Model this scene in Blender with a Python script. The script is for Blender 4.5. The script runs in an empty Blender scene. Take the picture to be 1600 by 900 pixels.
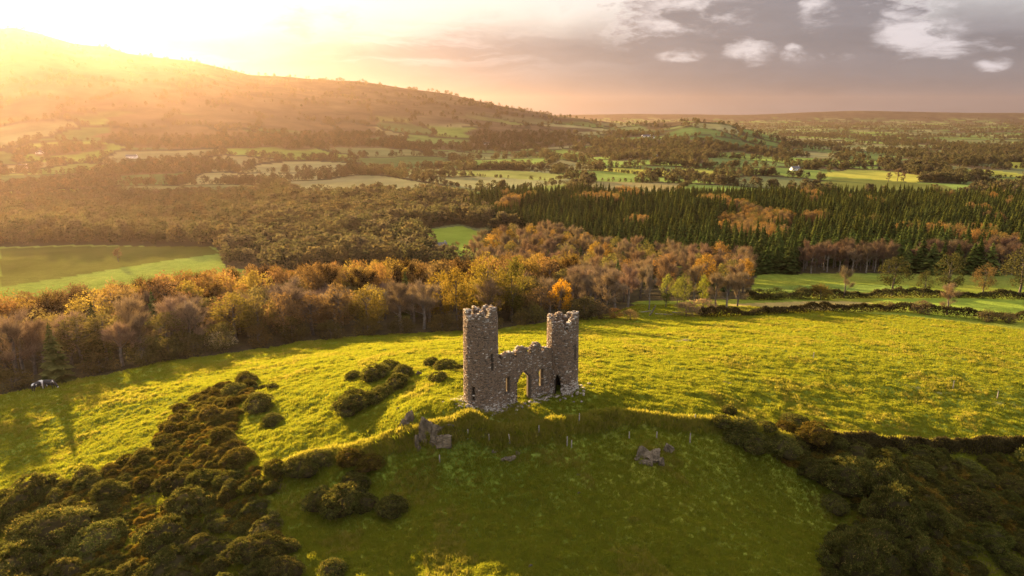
import bpy, math, random
import numpy as np
from mathutils import Vector, noise as mnoise

R = math.radians
rng = np.random.default_rng(7)
random.seed(7)

# ------------------------------------------------------------------ camera, light, exposure
SUN_AZ, SUN_EL = -36.0, 8.0          # degrees, azimuth measured from +Y towards +X
CAM_H, PITCH, F = 29.0, 14.3, 1067.0
sc = bpy.context.scene
col = sc.collection
cam_d = bpy.data.cameras.new('camera'); cam = bpy.data.objects.new('camera', cam_d); col.objects.link(cam)
cam.location = (0, 0, CAM_H); cam.rotation_euler = (R(90 - PITCH), 0, 0)
cam_d.lens = 24.0; cam_d.sensor_width = 36.0; cam_d.clip_start = 0.5; cam_d.clip_end = 120000
sc.camera = cam
sc.view_settings.view_transform = 'Standard'; sc.view_settings.look = 'None'; sc.view_settings.gamma = 1
sc.view_settings.exposure = 2.62

sun_d = bpy.data.lights.new('sun', 'SUN'); sun_d.energy = 5.0; sun_d.angle = R(0.6); sun_d.color = (1.0, 0.71, 0.37)
sun = bpy.data.objects.new('sun', sun_d); col.objects.link(sun)
sdir = Vector((math.sin(R(SUN_AZ)) * math.cos(R(SUN_EL)), math.cos(R(SUN_AZ)) * math.cos(R(SUN_EL)), math.sin(R(SUN_EL))))
sun.rotation_euler = sdir.to_track_quat('Z', 'Y').to_euler()
sun.location = (0, 0, 500)

cy = sc.cycles
cy.max_bounces = 5; cy.diffuse_bounces = 2; cy.glossy_bounces = 1; cy.transmission_bounces = 2
cy.volume_bounces = 0; cy.transparent_max_bounces = 4; cy.use_denoising = True
cy.caustics_reflective = False; cy.caustics_refractive = False

class NT:
    """small helper for writing node trees"""
    def __init__(s, tree): s.t = tree; s.n = tree.nodes; s.l = tree.links
    def new(s, typ, **kw):
        n = s.n.new(typ)
        for k, v in kw.items(): setattr(n, k, v)
        return n
    def put(s, sock, v):
        if isinstance(v, bpy.types.NodeSocket): s.l.new(v, sock)
        elif isinstance(v, (tuple, list)) and len(v) == 3 and sock.type == 'RGBA': sock.default_value = (*v, 1)
        else: sock.default_value = v
    def math(s, op, a, b=0.0, c=0.0, clamp=False):
        n = s.new('ShaderNodeMath', operation=op, use_clamp=clamp)
        s.put(n.inputs[0], a); s.put(n.inputs[1], b); s.put(n.inputs[2], c); return n.outputs[0]
    def vmath(s, op, a, b=(0, 0, 0)):
        n = s.new('ShaderNodeVectorMath', operation=op); s.put(n.inputs[0], a)
        if op == 'SCALE': s.put(n.inputs['Scale'], b)
        else: s.put(n.inputs[1], b)
        return n.outputs['Value'] if op in ('DOT_PRODUCT', 'LENGTH', 'DISTANCE') else n.outputs[0]
    def ramp(s, v, lo, hi, a=0.0, b=1.0, smooth=True):
        n = s.new('ShaderNodeMapRange'); n.interpolation_type = 'SMOOTHSTEP' if smooth else 'LINEAR'
        s.put(n.inputs[0], v); s.put(n.inputs[1], lo); s.put(n.inputs[2], hi); s.put(n.inputs[3], a); s.put(n.inputs[4], b)
        return n.outputs[0]
    def mix(s, f, a, b, blend='MIX'):
        n = s.new('ShaderNodeMix', data_type='RGBA', blend_type=blend, clamp_factor=True)
        s.put(n.inputs[0], f); s.put(n.inputs[6], a); s.put(n.inputs[7], b); return n.outputs[2]
    def noise(s, vec, scale, detail=4.0, rough=0.55, out=0):
        n = s.new('ShaderNodeTexNoise'); s.put(n.inputs['Vector'], vec); n.inputs['Scale'].default_value = scale
        n.inputs['Detail'].default_value = detail; n.inputs['Roughness'].default_value = rough; return n.outputs[out]

# ------------------------------------------------------------------ sky: Nishita behind procedural clouds
def pixdir(px, py):
    """direction of the sight line through a point of the photograph"""
    a, b = (px - 800) / F, (py - 450) / F
    c, s = math.cos(R(PITCH)), math.sin(R(PITCH))
    return Vector((a, c - b * s, -(s + b * c)))

world = bpy.data.worlds.new('World'); sc.world = world; world.use_nodes = True
w = NT(world.node_tree); w.n.clear()
D = w.vmath('NORMALIZE', w.new('ShaderNodeTexCoord').outputs['Generated'])
sky = w.new('ShaderNodeTexSky', sky_type='NISHITA', sun_disc=False)
sky.sun_elevation = R(SUN_EL); sky.sun_rotation = R(SUN_AZ); sky.dust_density = 1.5; sky.altitude = 200
skyc = w.vmath('SCALE', sky.outputs[0], 0.02)
sep = w.new('ShaderNodeSeparateXYZ'); w.l.new(D, sep.inputs[0]); dz = sep.outputs[2]
cosS = w.vmath('DOT_PRODUCT', D, tuple(sdir))
ang = w.math('ARCCOSINE', w.math('MINIMUM', cosS, 0.99999))
# wide warm brightening of the thin cloud round the sun
g1 = w.math('EXPONENT', w.math('MULTIPLY', ang, -2.3))
g2 = w.math('EXPONENT', w.math('MULTIPLY', w.math('MULTIPLY', ang, ang), -28.0))
lit = w.mix(w.ramp(ang, 0.1, 1.5), (1.0, 0.85, 0.72), (0.84, 0.80, 0.85))
bank = w.mix(w.ramp(ang, 0.2, 1.15), (0.92, 0.72, 0.60), (0.46, 0.45, 0.51))
# noise space: directions flattened towards the horizon so clouds stretch sideways
comb = w.new('ShaderNodeCombineXYZ'); w.l.new(sep.outputs[0], comb.inputs[0]); w.l.new(sep.outputs[1], comb.inputs[1])
w.l.new(w.math('MULTIPLY', dz, 3.0), comb.inputs[2]); q = comb.outputs[0]
warp = w.vmath('SCALE', w.vmath('SUBTRACT', w.noise(q, 5, 4, .6, 1), (0.5, 0.5, 0.5)), 0.16)
qw = w.vmath('ADD', q, warp)
fineW = w.vmath('SUBTRACT', w.noise(q, 38, 5, .65, 1), (0.5, 0.5, 0.5)); n_big = w.noise(qw, 2.6, 7, .58); n_fine = w.noise(qw, 9.0, 7, .62)
def blob(px, py, sx, sy):
    """soft patch of sky round a direction; sx, sy in radians; frayed by the noise warp"""
    d = pixdir(px, py).normalized(); az = math.atan2(d.x, d.y)
    e = w.vmath('SUBTRACT', w.vmath('ADD', D, w.vmath('SCALE', warp, min(1.0, sy * 6))), tuple(d))
    e = w.vmath('ADD', e, w.vmath('SCALE', fineW, sy * 1.7))
    t = Vector((math.cos(az), -math.sin(az), 0)); u = d.cross(t); sx *= 1.1; sy *= 1.2
    if u.z < 0: u = -u
    a = w.math('DIVIDE', w.vmath('DOT_PRODUCT', e, tuple(t)), sx)
    b = w.math('DIVIDE', w.vmath('DOT_PRODUCT', e, tuple(u)), sy)
    return w.math('SUBTRACT', 1.0, w.math('ADD', w.math('MULTIPLY', a, a), w.math('MULTIPLY', b, b)))
el = w.math('ADD', dz, w.math('MULTIPLY', w.math('SUBTRACT', n_big, 0.5), 0.10))
# 1. grey bank low down all round, higher in the middle of the view, with gaps above
low = w.ramp(el, 0.145, 0.075)
tb = blob(1190, 70, .19, .085); tower = w.ramp(tb, -0.15, 0.3); rim = w.math('MULTIPLY', tower, w.ramp(tb, .45, .08)); rim = w.math('MULTIPLY', rim, w.ramp(w.math('ADD', dz, w.math('MULTIPLY', n_fine, .06)), .10, .15))
high = w.ramp(n_big, 0.50, 0.64)
grey = w.math('MAXIMUM', w.math('MAXIMUM', w.math('MULTIPLY', low, 0.93), w.math('MULTIPLY', tower, .95)), w.math('MULTIPLY', high, 0.7))
lay = w.noise(w.vmath('MULTIPLY', qw, (1, 1, 3.0)), 3.4, 6, .6); tone = w.math('ADD', 0.40, w.math('ADD', w.math('MULTIPLY', n_fine, 0.45), w.math('MULTIPLY', lay, 0.75)))
grad = w.ramp(dz, 0.0, 0.16, 0.92, 1.12)
bankc = w.vmath('SCALE', bank, w.math('MULTIPLY', tone, grad))
skyb = w.mix(w.ramp(dz, .12, .65, .60, .75), skyc, w.vmath('SCALE', lit, w.ramp(dz, .15, .5, .20, .36)))
c1 = w.mix(grey, skyb, w.vmath('SCALE', bankc, w.ramp(dz, .14, .5, .075, .26)))
# 2. bright cumulus tops and thin streaks
puffs = None
for a in ((1062, 88, .034, .009), (1168, 84, .034, .016), (1240, 88, .020, .008), (1298, 88, .030, .006), (1278, 22, .024, .020), (1432, 50, .055, .026),
          (1405, 40, .03, .02), (1560, 66, .03, .009), (1552, 100, .02, .007), (1240, 76, .012, .006), (1090, 12, .08, .030), (1045, 30, .05, .02), (1480, 76, .035, .012)):
    p = w.ramp(blob(*a), 0.0, 0.95)
    puffs = p if puffs is None else w.math('MAXIMUM', puffs, p)
puffs = w.math('MULTIPLY', puffs, w.ramp(n_fine, 0.40, 0.60))
streak = w.math('MULTIPLY', w.ramp(w.noise(w.vmath('MULTIPLY', qw, (1, 1, 3.2)), 4.2, 6, .6), 0.50, 0.66), w.ramp(ang, 0.95, 0.35))
streak = w.math('MULTIPLY', streak, w.ramp(dz, .04, .09))
bright = w.math('MAXIMUM', w.math('MAXIMUM', w.math('MULTIPLY', puffs, .8), w.math('MULTIPLY', rim, .6)), w.math('MULTIPLY', streak, .6))
c2 = w.mix(bright, c1, w.vmath('SCALE', lit, 0.17))
glow = w.math('ADD', w.math('MULTIPLY', g1, 0.10), w.math('MULTIPLY', g2, 0.14))
c3 = w.vmath('ADD', c2, w.vmath('SCALE', w.mix(0.0, (1.0, 0.90, 0.88), (1, 1, 1)), w.math('MULTIPLY', glow, w.ramp(grey, 0, 1, 0.50, 0.36))))
bg = w.new('ShaderNodeBackground'); w.l.new(c3, bg.inputs[0]); bg.inputs[1].default_value = 1.0
outw = w.new('ShaderNodeOutputWorld'); w.l.new(bg.outputs[0], outw.inputs[0])
world.cycles.sampling_method = 'MANUAL'; world.cycles.sample_map_resolution = 512

# ------------------------------------------------------------------ noise on numpy arrays
_tab = np.random.default_rng(3).random((256, 256))
def vnoise(x, y):
    xi = np.floor(x).astype(int); yi = np.floor(y).astype(int); fx = x - xi; fy = y - yi
    fx = fx * fx * (3 - 2 * fx); fy = fy * fy * (3 - 2 * fy)
    a = _tab[xi & 255, yi & 255]; b = _tab[(xi + 1) & 255, yi & 255]; c = _tab[xi & 255, (yi + 1) & 255]; d = _tab[(xi + 1) & 255, (yi + 1) & 255]
    return (a * (1 - fx) + b * fx) * (1 - fy) + (c * (1 - fx) + d * fx) * fy
def fbm(x, y, o=4, g=0.5):
    s = 0; a = 1; t = 0
    for i in range(o):
        s = s + a * vnoise(x + 17.3 * i, y - 9.1 * i); t += a; a *= g; x = x * 2.03; y = y * 2.03
    return s / t
def sstep(a, b, x):
    t = np.clip((x - a) / (b - a), 0, 1); return t * t * (3 - 2 * t)

# ------------------------------------------------------------------ terrain height
CP, SP = math.cos(R(PITCH)), math.sin(R(PITCH))
def ray_at_z(px, py, z):
    d = pixdir(px, py); t = (z - CAM_H) / d.z; return d.x * t, d.y * t, z
ctrl = [(750,643,0),(723,640,-.1),(782,646,-.05),(865,612,-.4),(905,612,-.5),(820,606,-.3),(820,628,-.2),(880,618,-.6),
 (0,622,-14.2),(72,608,-14),(150,592,-14.5),(250,565,-15),(400,548,-15.5),(500,533,-16),(600,527,-16.5),(700,522,-17),(820,510,-18),(940,497,-19),(1060,495,-19.5),(1170,492,-20),(1300,488,-20.5),(1420,488,-21),(1500,497,-21),(1600,503,-21),
 (560,640,-2.5),(450,680,-4.3),(500,650,-4.1),(500,690,-4.0),(620,600,-1.9),(680,560,-4),(640,650,-1.7),(800,560,-4),(820,530,-10),(1000,600,-2.5),(960,630,-1.2),(1130,600,-4.4),(1300,640,-6.1),(1150,640,-3.7),(1060,640,-2),(1100,540,-9.5),(1300,550,-10),(1500,560,-11),(1590,600,-9.5),(1600,650,-9),(1450,520,-16),(1250,515,-15),
 (250,620,-9.5),(100,700,-11.5),(350,600,-8.5),(450,570,-9),(550,560,-6.8),(20,780,-11),(250,680,-8),(0,700,-12.2),(300,760,-7),(150,850,-9),(400,850,-6.5),(360,700,-5.8),
 (740,690,-1.6),(660,700,-2.1),(600,708,-2.7),(540,715,-3.4),(430,742,-4.8),(800,686,-1.5),(880,672,-1.6),(970,663,-1.8),(1080,663,-2.2),(1180,685,-3.4),(1240,692,-4.4),(1350,690,-5.6),(1600,695,-8.4),
 (600,740,-3.9),(700,735,-3.3),(800,730,-3.1),(900,725,-3.2),(1000,725,-3.5),(1100,720,-4.0),(700,820,-4.6),(900,820,-4.4),(1050,760,-4.2),(1100,820,-5.2),(1250,780,-6.9),(830,890,-4.2),(1150,890,-5.7),(1300,720,-5.6),(1400,780,-6.7),(1500,860,-8.9),(1580,760,-8.9),(1350,890,-7.9),(560,890,-5.4),(620,780,-4.6),(520,830,-5.5)]
cx = [ray_at_z(*c) for c in ctrl]
cx += [(0,22,-7.5),(0,-30,-17),(-60,20,-14),(60,20,-16),(-130,70,-21),(130,60,-17),(-140,110,-23),(-170,150,-31),(120,110,-15),(150,150,-21),(180,200,-26),
 (-125,172,-30),(-60,225,-34),(0,240,-35),(60,240,-32),(110,200,-25),(110,245,-30),(200,250,-31),(-60,175,-24),(0,190,-25),(60,195,-24),(-200,250,-38),(-100,300,-39),(0,300,-39),(100,300,-35),(220,320,-35),
 (-300,360,-40),(-150,361,-41),(0,425,-44),(-50,425,-44),(120,400,-42),(300,420,-43),(0,520,-43),(150,520,-38),(350,520,-39),(-200,520,-45),(-450,520,-44),(0,640,-46),(200,640,-45),(450,640,-46),(-200,640,-47),(-450,640,-46),(-300,200,-40),(-500,300,-44),(350,200,-32),(500,350,-42),(-150,0,-28),(150,0,-26),(0,-150,-35),(-300,0,-40),(300,0,-40),(0,-400,-45),(-600,0,-46),(600,0,-46),(600,600,-48),(-600,600,-48)]
cx = np.array(cx, float)
def _tps(r2): return 0.5 * r2 * np.log(r2 + 1e-9)
_sc = 100.0
_P = cx[:, :2] / _sc
_n = len(_P); _K = _tps(((_P[:, None] - _P[None]) ** 2).sum(-1)) + np.eye(_n) * 2e-4
_Q = np.c_[np.ones(_n), _P]; _A = np.block([[_K, _Q], [_Q.T, np.zeros((3, 3))]])
_W = np.linalg.solve(_A, np.r_[cx[:, 2], 0, 0, 0])
def near_h(x, y):
    x = x / _sc; y = y / _sc; z = _W[_n] + _W[_n + 1] * x + _W[_n + 2] * y
    for i in range(_n):
        z = z + _W[i] * _tps((x - _P[i, 0]) ** 2 + (y - _P[i, 1]) ** 2)
    return z
ridge = [(-1500,175,2600,1500),(-900,150,2600,1400),(-500,112,2600,1250),(-300,50,2600,1150),(-180,28,2600,1100),(-90,28,2600,1070),(-40,38,2600,1050),(0,47,2600,1050),(40,41,2600,1050),(75,49,2600,1050),(130,67,2650,1050),(150,69,2700,1050),(185,73,2700,1050),(212,84,2700,1060),(300,95,2800,1080),(330,101,2800,1080),(395,117,2850,1100),(440,118,2900,1120),(480,121,2950,1150),(560,124,3000,1200),(640,138,3000,1250),(700,146,3000,1300),(740,154,2950,1300),(800,166,2900,1350),(830,172,2800,1350),(870,180,2700,1350),(900,184,2600,1350),(960,190,2500,1350),(1000,191,2400,1350),(1050,190,2300,1350),(1085,188,2200,1350),(1130,191,2150,1350),(1180,204,2100,1350),(1230,219,2000,1400),(1290,232,1900,1400),(1400,240,1900,1400),(3200,240,1900,1400)]  # crest beyond the left frame edge is invented, raised to shade the left valley
_rt = np.array([math.atan((p[0] - 800) / 1101.0) for p in ridge])
_re = np.array([(lambda o: (-SP + o * CP) / (CP + o * SP))((450 - p[1]) / F) for p in ridge])
_rr = np.array([p[2] for p in ridge], float); _rf = np.array([p[3] for p in ridge], float)
def far_h(x, y):
    """valley floor, the long mountain on the left, the low hill and the plain beyond; y may be any sign"""
    r = np.hypot(x, y) + 1e-6; az = np.arctan2(x, y); caz = np.cos(np.clip(az, -1.1, 1.1)); f = r * caz
    zv = np.interp(r, [0, 650, 1500, 3000, 6000, 12000, 32000], [-46, -47, -58, -74, -80, -72, -60])
    zv = zv + (fbm(x / 420, y / 420, 4) - .5) * 22 * sstep(600, 1300, r) * (1 - sstep(5000, 15000, r))
    te = np.interp(az, _rt, _re); fr = np.interp(az, _rt, _rr); ff = np.interp(az, _rt, _rf)
    H = CAM_H + fr * te
    t = (f - ff) / (fr - ff)
    S = np.where(t < 0, 0, np.where(t < 1, 0.62 * np.clip(t, 0, 1) ** 1.5 + 0.38 * sstep(0, 1, t), np.exp(-np.clip(t - 1, 0, 9) ** 2 * 5)))
    rel = H - np.interp(fr / np.maximum(caz, .3), [0, 650, 1500, 3000, 6000], [-46, -47, -58, -74, -92])
    back = 1 - sstep(1.2, 1.9, np.abs(az))
    m = np.maximum(rel, 0) * S * back
    gul = (fbm(x / 330 + 5, y / 330, 5, .55) - .5) * 2
    m = m + gul * 0.16 * np.maximum(rel, 0) * S * np.clip((1.02 - S) * 3, 0, 1) * back
    hills = 78 + 45 * np.exp(-((az - .44) / .10) ** 2) + 30 * np.exp(-((az - .62) / .12) ** 2) + 20 * np.exp(-((az - .12) / .16) ** 2)
    m = m + hills * np.exp(-((r - 9800) / 900) ** 2) * (0.8 + .4 * fbm(x / 2500, y / 2500, 3))
    return zv + m
def bank_pts(): return [ray_at_z(*p)[:2] for p in ((425,745,-5),(480,726,-4.6),(545,716,-3.8),(610,707,-3),(660,700,-2.4),(700,696,-2.0),(740,687,-1.6),(770,688,-1.55),(800,686,-1.5),(840,681,-1.5),(880,672,-1.6),(930,665,-1.7),(1000,662,-1.9),(1080,663,-2.2),(1140,673,-3.0),(1180,685,-3.4),(1240,692,-4.4),(1300,692,-5),(1350,691,-5.6),(1600,696,-8.4),(2000,700,-12))]
BANK = np.array(bank_pts())
def poly_dist(x, y, P):
    best = np.full(np.shape(x), 1e9); tt = np.zeros(np.shape(x)); acc = 0; side = np.zeros(np.shape(x))
    for a, b in zip(P[:-1], P[1:]):
        d = b - a; L = math.hypot(*d); t = np.clip(((x - a[0]) * d[0] + (y - a[1]) * d[1]) / L ** 2, 0, 1)
        q = np.hypot(x - a[0] - t * d[0], y - a[1] - t * d[1]); m = q < best
        best = np.where(m, q, best); tt = np.where(m, acc + t * L, tt)
        side = np.where(m, np.sign(d[0] * (y - a[1]) - d[1] * (x - a[0])), side); acc += L
    return best, tt, side
KN = [(700,668,-1.0,4.0,1.1),(628,672,-2.2,3.0,0.9),(655,640,-1.5,3.6,.7),(735,655,-.3,2.6,.15),(1010,705,-3.2,2.4,.7),(1200,740,-6,4,.5),(960,640,-1.3,4,.35),(560,600,-4,6,.5),(1080,610,-3.3,5,.25),(1180,590,-4.5,7,.2),(1230,560,-9,9,.5)]
KNW = [(*ray_at_z(a, b, c)[:2], r, h) for a, b, c, r, h in KN]
def H(x, y):
    x = np.asarray(x, float); y = np.asarray(y, float); r = np.hypot(x, y)
    k = sstep(430, 680, r)
    z = np.zeros(r.shape); nm = k < 1; fm = k > 0
    if nm.any(): z[nm] = near_h(x[nm], y[nm]) * (1 - k[nm])
    if fm.any(): z[fm] = z[fm] + far_h(x[fm], y[fm]) * k[fm]
    nb = (r < 260) * 1.0
    for a, b, rr, h in KNW:
        z = z + h * np.exp(-(((x - a) ** 2 + (y - b) ** 2) / rr ** 2) ** 1.5)
    d = np.full(r.shape, 99.); t = np.zeros(r.shape); bm_ = (r < 260) & (y > 45); d[bm_], t[bm_], _s = poly_dist(x[bm_], y[bm_], BANK)
    wob = fbm(t / 2.2, t * 0 + 3.3, 3)
    z = z + nb * (0.34 + .85 * wob) * np.interp(t, [0, 12, 18, 62], [.35, .6, 1, 1]) * np.exp(-(d / (0.75 + .35 * wob)) ** 2) * np.clip(1.15 - np.clip(t - 62, 0, 100) / 40, 0.5, 1.15)
    cb = np.exp(-(np.hypot((x - 1.2) * .77 + (y - 67.6) * .64, ((y - 67.6) * .77 - (x - 1.2) * .64) * 1.35) / 6.6) ** 6); z = z * (1 - cb) + cb * (-.1 - .058 * (x + 3.15))
    fade = (1 - sstep(120, 220, r)); cast = (1 - cb)
    tm = fade > 0; ft = np.zeros(r.shape)
    if tm.any():
        xt, yt, ct = x[tm], y[tm], cast[tm]
        ft[tm] = (fbm(xt / 7, yt / 7, 3) - .5) * .7 * ct + (fbm(xt / 1.6 + 9, yt / 1.6, 2) - .5) * (.16 + .26 * ct) + (vnoise(xt / .55 + 3, yt / .55) - .5) * .19
    z = z + fade * ft
    z = z + (fbm(x / 40, y / 40, 3) - .5) * 1.6 * sstep(150, 300, r) * (1 - sstep(500, 700, r))
    return z
def Hs(x, y): return float(H(np.array([x]), np.array([y]))[0])
def at(px, py, n=240):
    """point of the ground seen at a pixel of the photograph"""
    d = pixdir(px, py); t = np.geomspace(36, 10500, 1300) / d.y
    x = d.x * t; y = d.y * t; z = CAM_H + d.z * t; h = H(x, y); m = np.nonzero(z < h)[0]
    if not len(m): return None
    i = m[0]; a = z[i - 1] - h[i - 1]; b = h[i] - z[i]; k = a / (a + b)
    return float(x[i - 1] + (x[i] - x[i - 1]) * k), float(y[i - 1] + (y[i] - y[i - 1]) * k), float(h[i - 1] + (h[i] - h[i - 1]) * k)
def pix(x, y, z):
    yy = y * CP + (CAM_H - z) * SP; v = (CAM_H - z) * CP - y * SP
    return 800 + F * x / yy, 450 + F * v / yy, yy
def inpoly(x, y, P):
    c = np.zeros(np.shape(x), bool); n = len(P); j = n - 1
    for i in range(n):
        xi, yi = P[i]; xj, yj = P[j]
        with np.errstate(divide='ignore', invalid='ignore'):
            c ^= ((yi > y) != (yj > y)) & (x < (xj - xi) * (y - yi) / (yj - yi + 1e-12) + xi)
        j = i
    return c
def wpoly(pp): return [at(*p)[:2] for p in pp]

# ------------------------------------------------------------------ object helpers
def pick(v, cuts, names):
    for c, n in zip(cuts, names):
        if v < c: return n
    return names[-1]
def tag(o, label=None, cat=None, group=None, kind=None):
    if label: o['label'] = label
    if cat: o['category'] = cat
    if group: o['group'] = group
    if kind: o['kind'] = kind
    return o
def mesh_np(name, V, Fc, mats=(), cols=None, smooth=False, corner=3, mi=None):
    me = bpy.data.meshes.new(name); V = np.asarray(V, np.float32); Fc = np.asarray(Fc, np.int32)
    me.vertices.add(len(V)); me.vertices.foreach_set('co', V.ravel())
    nf = len(Fc); k = Fc.shape[1]
    me.loops.add(nf * k); me.loops.foreach_set('vertex_index', Fc.ravel())
    me.polygons.add(nf); me.polygons.foreach_set('loop_start', np.arange(0, nf * k, k, dtype=np.int32))
    me.polygons.foreach_set('loop_total', np.full(nf, k, np.int32))
    if smooth: me.polygons.foreach_set('use_smooth', np.ones(nf, bool))
    if mi is not None: me.polygons.foreach_set('material_index', np.asarray(mi, np.int32))
    for m in mats: me.materials.append(m)
    if cols is not None:
        a = me.color_attributes.new('Col', 'FLOAT_COLOR', 'POINT'); c = np.ones((len(V), 4), np.float32); c[:, :np.shape(cols)[1]] = cols
        a.data.foreach_set('color', c.ravel())
    me.update(calc_edges=True); return me
def link(name, me, parent=None, loc=(0, 0, 0), rz=0, s=1.0):
    o = bpy.data.objects.new(name, me); col.objects.link(o); o.location = loc; o.rotation_euler.z = rz
    o.scale = (s, s, s) if np.isscalar(s) else s
    if parent: o.parent = parent
    return o

# ------------------------------------------------------------------ materials
def material(name, base, rough=.9, attr=False, trans=0.0, var=.25, nscale=3.0, bump=0.0, bscale=20., bdist=.05, objcol=False, spec=0, rand=0.0, tcol=None):
    m = bpy.data.materials.new(name); m.use_nodes = True; t = NT(m.node_tree); t.n.clear()
    pos = t.new('ShaderNodeTexCoord').outputs['Object']; c = base
    if attr: c = t.mix(1.0, base, t.new('ShaderNodeVertexColor', layer_name='Col').outputs[0], 'MULTIPLY')
    oi = t.new('ShaderNodeObjectInfo')
    if objcol: c = t.mix(1.0, c, oi.outputs['Color'], 'MULTIPLY')
    f = t.ramp(t.noise(pos, nscale, 4), .3, .7, 1 - var, 1 + var, False)
    if rand: f = t.math('MULTIPLY', f, t.ramp(oi.outputs['Random'], 0, 1, 1 - rand, 1 + rand, False))
    c = t.vmath('SCALE', c, f)
    b = t.new('ShaderNodeBsdfPrincipled'); t.put(b.inputs['Base Color'], c); b.inputs['Roughness'].default_value = rough
    b.inputs['Specular IOR Level'].default_value = spec
    if bump:
        bn = t.new('ShaderNodeBump'); bn.inputs['Strength'].default_value = bump; bn.inputs['Distance'].default_value = bdist
        t.l.new(t.noise(pos, bscale, 5, .6), bn.inputs['Height']); t.l.new(bn.outputs[0], b.inputs['Normal'])
    o = t.new('ShaderNodeOutputMaterial'); sh = b.outputs[0]
    if trans:
        tr = t.new('ShaderNodeBsdfTranslucent'); t.put(tr.inputs[0], t.mix(1.0, c, tcol or (1.6, 1.4, .8), 'MULTIPLY'))
        mx = t.new('ShaderNodeMixShader'); mx.inputs[0].default_value = trans; t.l.new(sh, mx.inputs[1]); t.l.new(tr.outputs[0], mx.inputs[2]); sh = mx.outputs[0]
    t.l.new(sh, o.inputs[0]); return m

def ground_material():
    m = bpy.data.materials.new('ground_cover'); m.use_nodes = True; t = NT(m.node_tree); t.n.clear()
    pos = t.new('ShaderNodeNewGeometry').outputs['Position']
    vc = t.new('ShaderNodeVertexColor', layer_name='Col'); c = vc.outputs[0]
    near = vc.outputs[1]                                   # 1 on pasture near the ruin, 0 far away
    n1 = t.noise(pos, .35, 5, .6); n2 = t.noise(pos, 2.3, 5, .65); n3 = t.noise(pos, .05, 5, .6)
    k = t.math('MULTIPLY', t.ramp(n1, .3, .7, .78, 1.22, False), t.ramp(n2, .3, .7, .62, 1.38, False))
    k = t.math('MULTIPLY', k, t.ramp(n3, .3, .7, .85, 1.15, False))
    nf = t.noise(pos, .012, 6, .65); kf = t.ramp(nf, .3, .7, .7, 1.3, False)
    cc = t.vmath('SCALE', c, k)
    dry = t.mix(t.math('MULTIPLY', t.ramp(t.noise(pos, .16, 6, .7), .52, .72), t.math('MULTIPLY', near, .3)), cc, (.18, .165, .04))
    fr = t.mix(near, t.vmath('SCALE', c, kf), dry)
    b = t.new('ShaderNodeBsdfPrincipled'); t.put(b.inputs['Base Color'], fr); b.inputs['Roughness'].default_value = 1.0; b.inputs['Specular IOR Level'].default_value = 0
    h = t.math('ADD', t.math('MULTIPLY', t.noise(pos, 1.3, 4, .6), .8), t.math('MULTIPLY', n2, .35))
    bn = t.new('ShaderNodeBump'); bn.inputs['Distance'].default_value = .22; t.put(bn.inputs['Strength'], t.math('MULTIPLY', near, .8)); t.l.new(h, bn.inputs['Height'])
    bf = t.new('ShaderNodeBump'); bf.inputs['Distance'].default_value = 3.0; bf.inputs['Strength'].default_value = .5; t.l.new(t.math('MULTIPLY', nf, t.math('SUBTRACT', 1.0, near)), bf.inputs['Height']); t.l.new(bn.outputs[0], bf.inputs['Normal'])
    t.l.new(bf.outputs[0], b.inputs['Normal'])
    o = t.new('ShaderNodeOutputMaterial'); t.l.new(b.outputs[0], o.inputs[0]); return m

M = {}
M['ground'] = ground_material()
M['grass'] = material('grass_blades', (1, 1, 1), attr=False, trans=.5, rand=.0, var=.3, nscale=.3) # replaced below
M['stone'] = material('rubble_stone', (1, 1, 1), attr=True, var=.35, nscale=9, bump=.3, bscale=14, bdist=.015)
M['mortar'] = material('old_mortar', (.085, .068, .05), var=.4, nscale=5)
M['rock'] = material('lichened_rock', (.15, .12, .08), var=.6, nscale=1.6, bump=.9, bscale=5, bdist=.15)
M['bark'] = material('bark', (.11, .09, .07), var=.4, nscale=2)
M['palebark'] = material('pale_bark', (.17, .145, .115), var=.4, nscale=2)
M['leaf'] = material('leaves', (1, 1, 1), attr=True, spec=.03, objcol=True, trans=.45, var=.3, nscale=.35, rand=.15)
M['twig'] = material('twigs', (1, 1, 1), attr=True, objcol=True, trans=.25, var=.25, nscale=.4, rand=.15)
M['needle'] = material('needles', (1, 1, 1), attr=True, objcol=True, trans=.2, var=.3, nscale=.5, rand=.3)
M['gorse'] = material('gorse_spines', (1, 1, 1), attr=True, spec=0, objcol=True, trans=.3, var=.35, nscale=1.4, rand=.2)
M['wood'] = material('weathered_post', (.30, .26, .21), var=.4, nscale=6)
M['white'] = material('limewash', (.75, .73, .70), var=.1)
M['stonewall'] = material('grey_stone_wall', (.32, .30, .27), var=.2)
M['slate'] = material('slate_roof', (.12, .12, .13), var=.2)
M['dark'] = material('window_glass', (.03, .03, .035), rough=.2, spec=.5)

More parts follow.
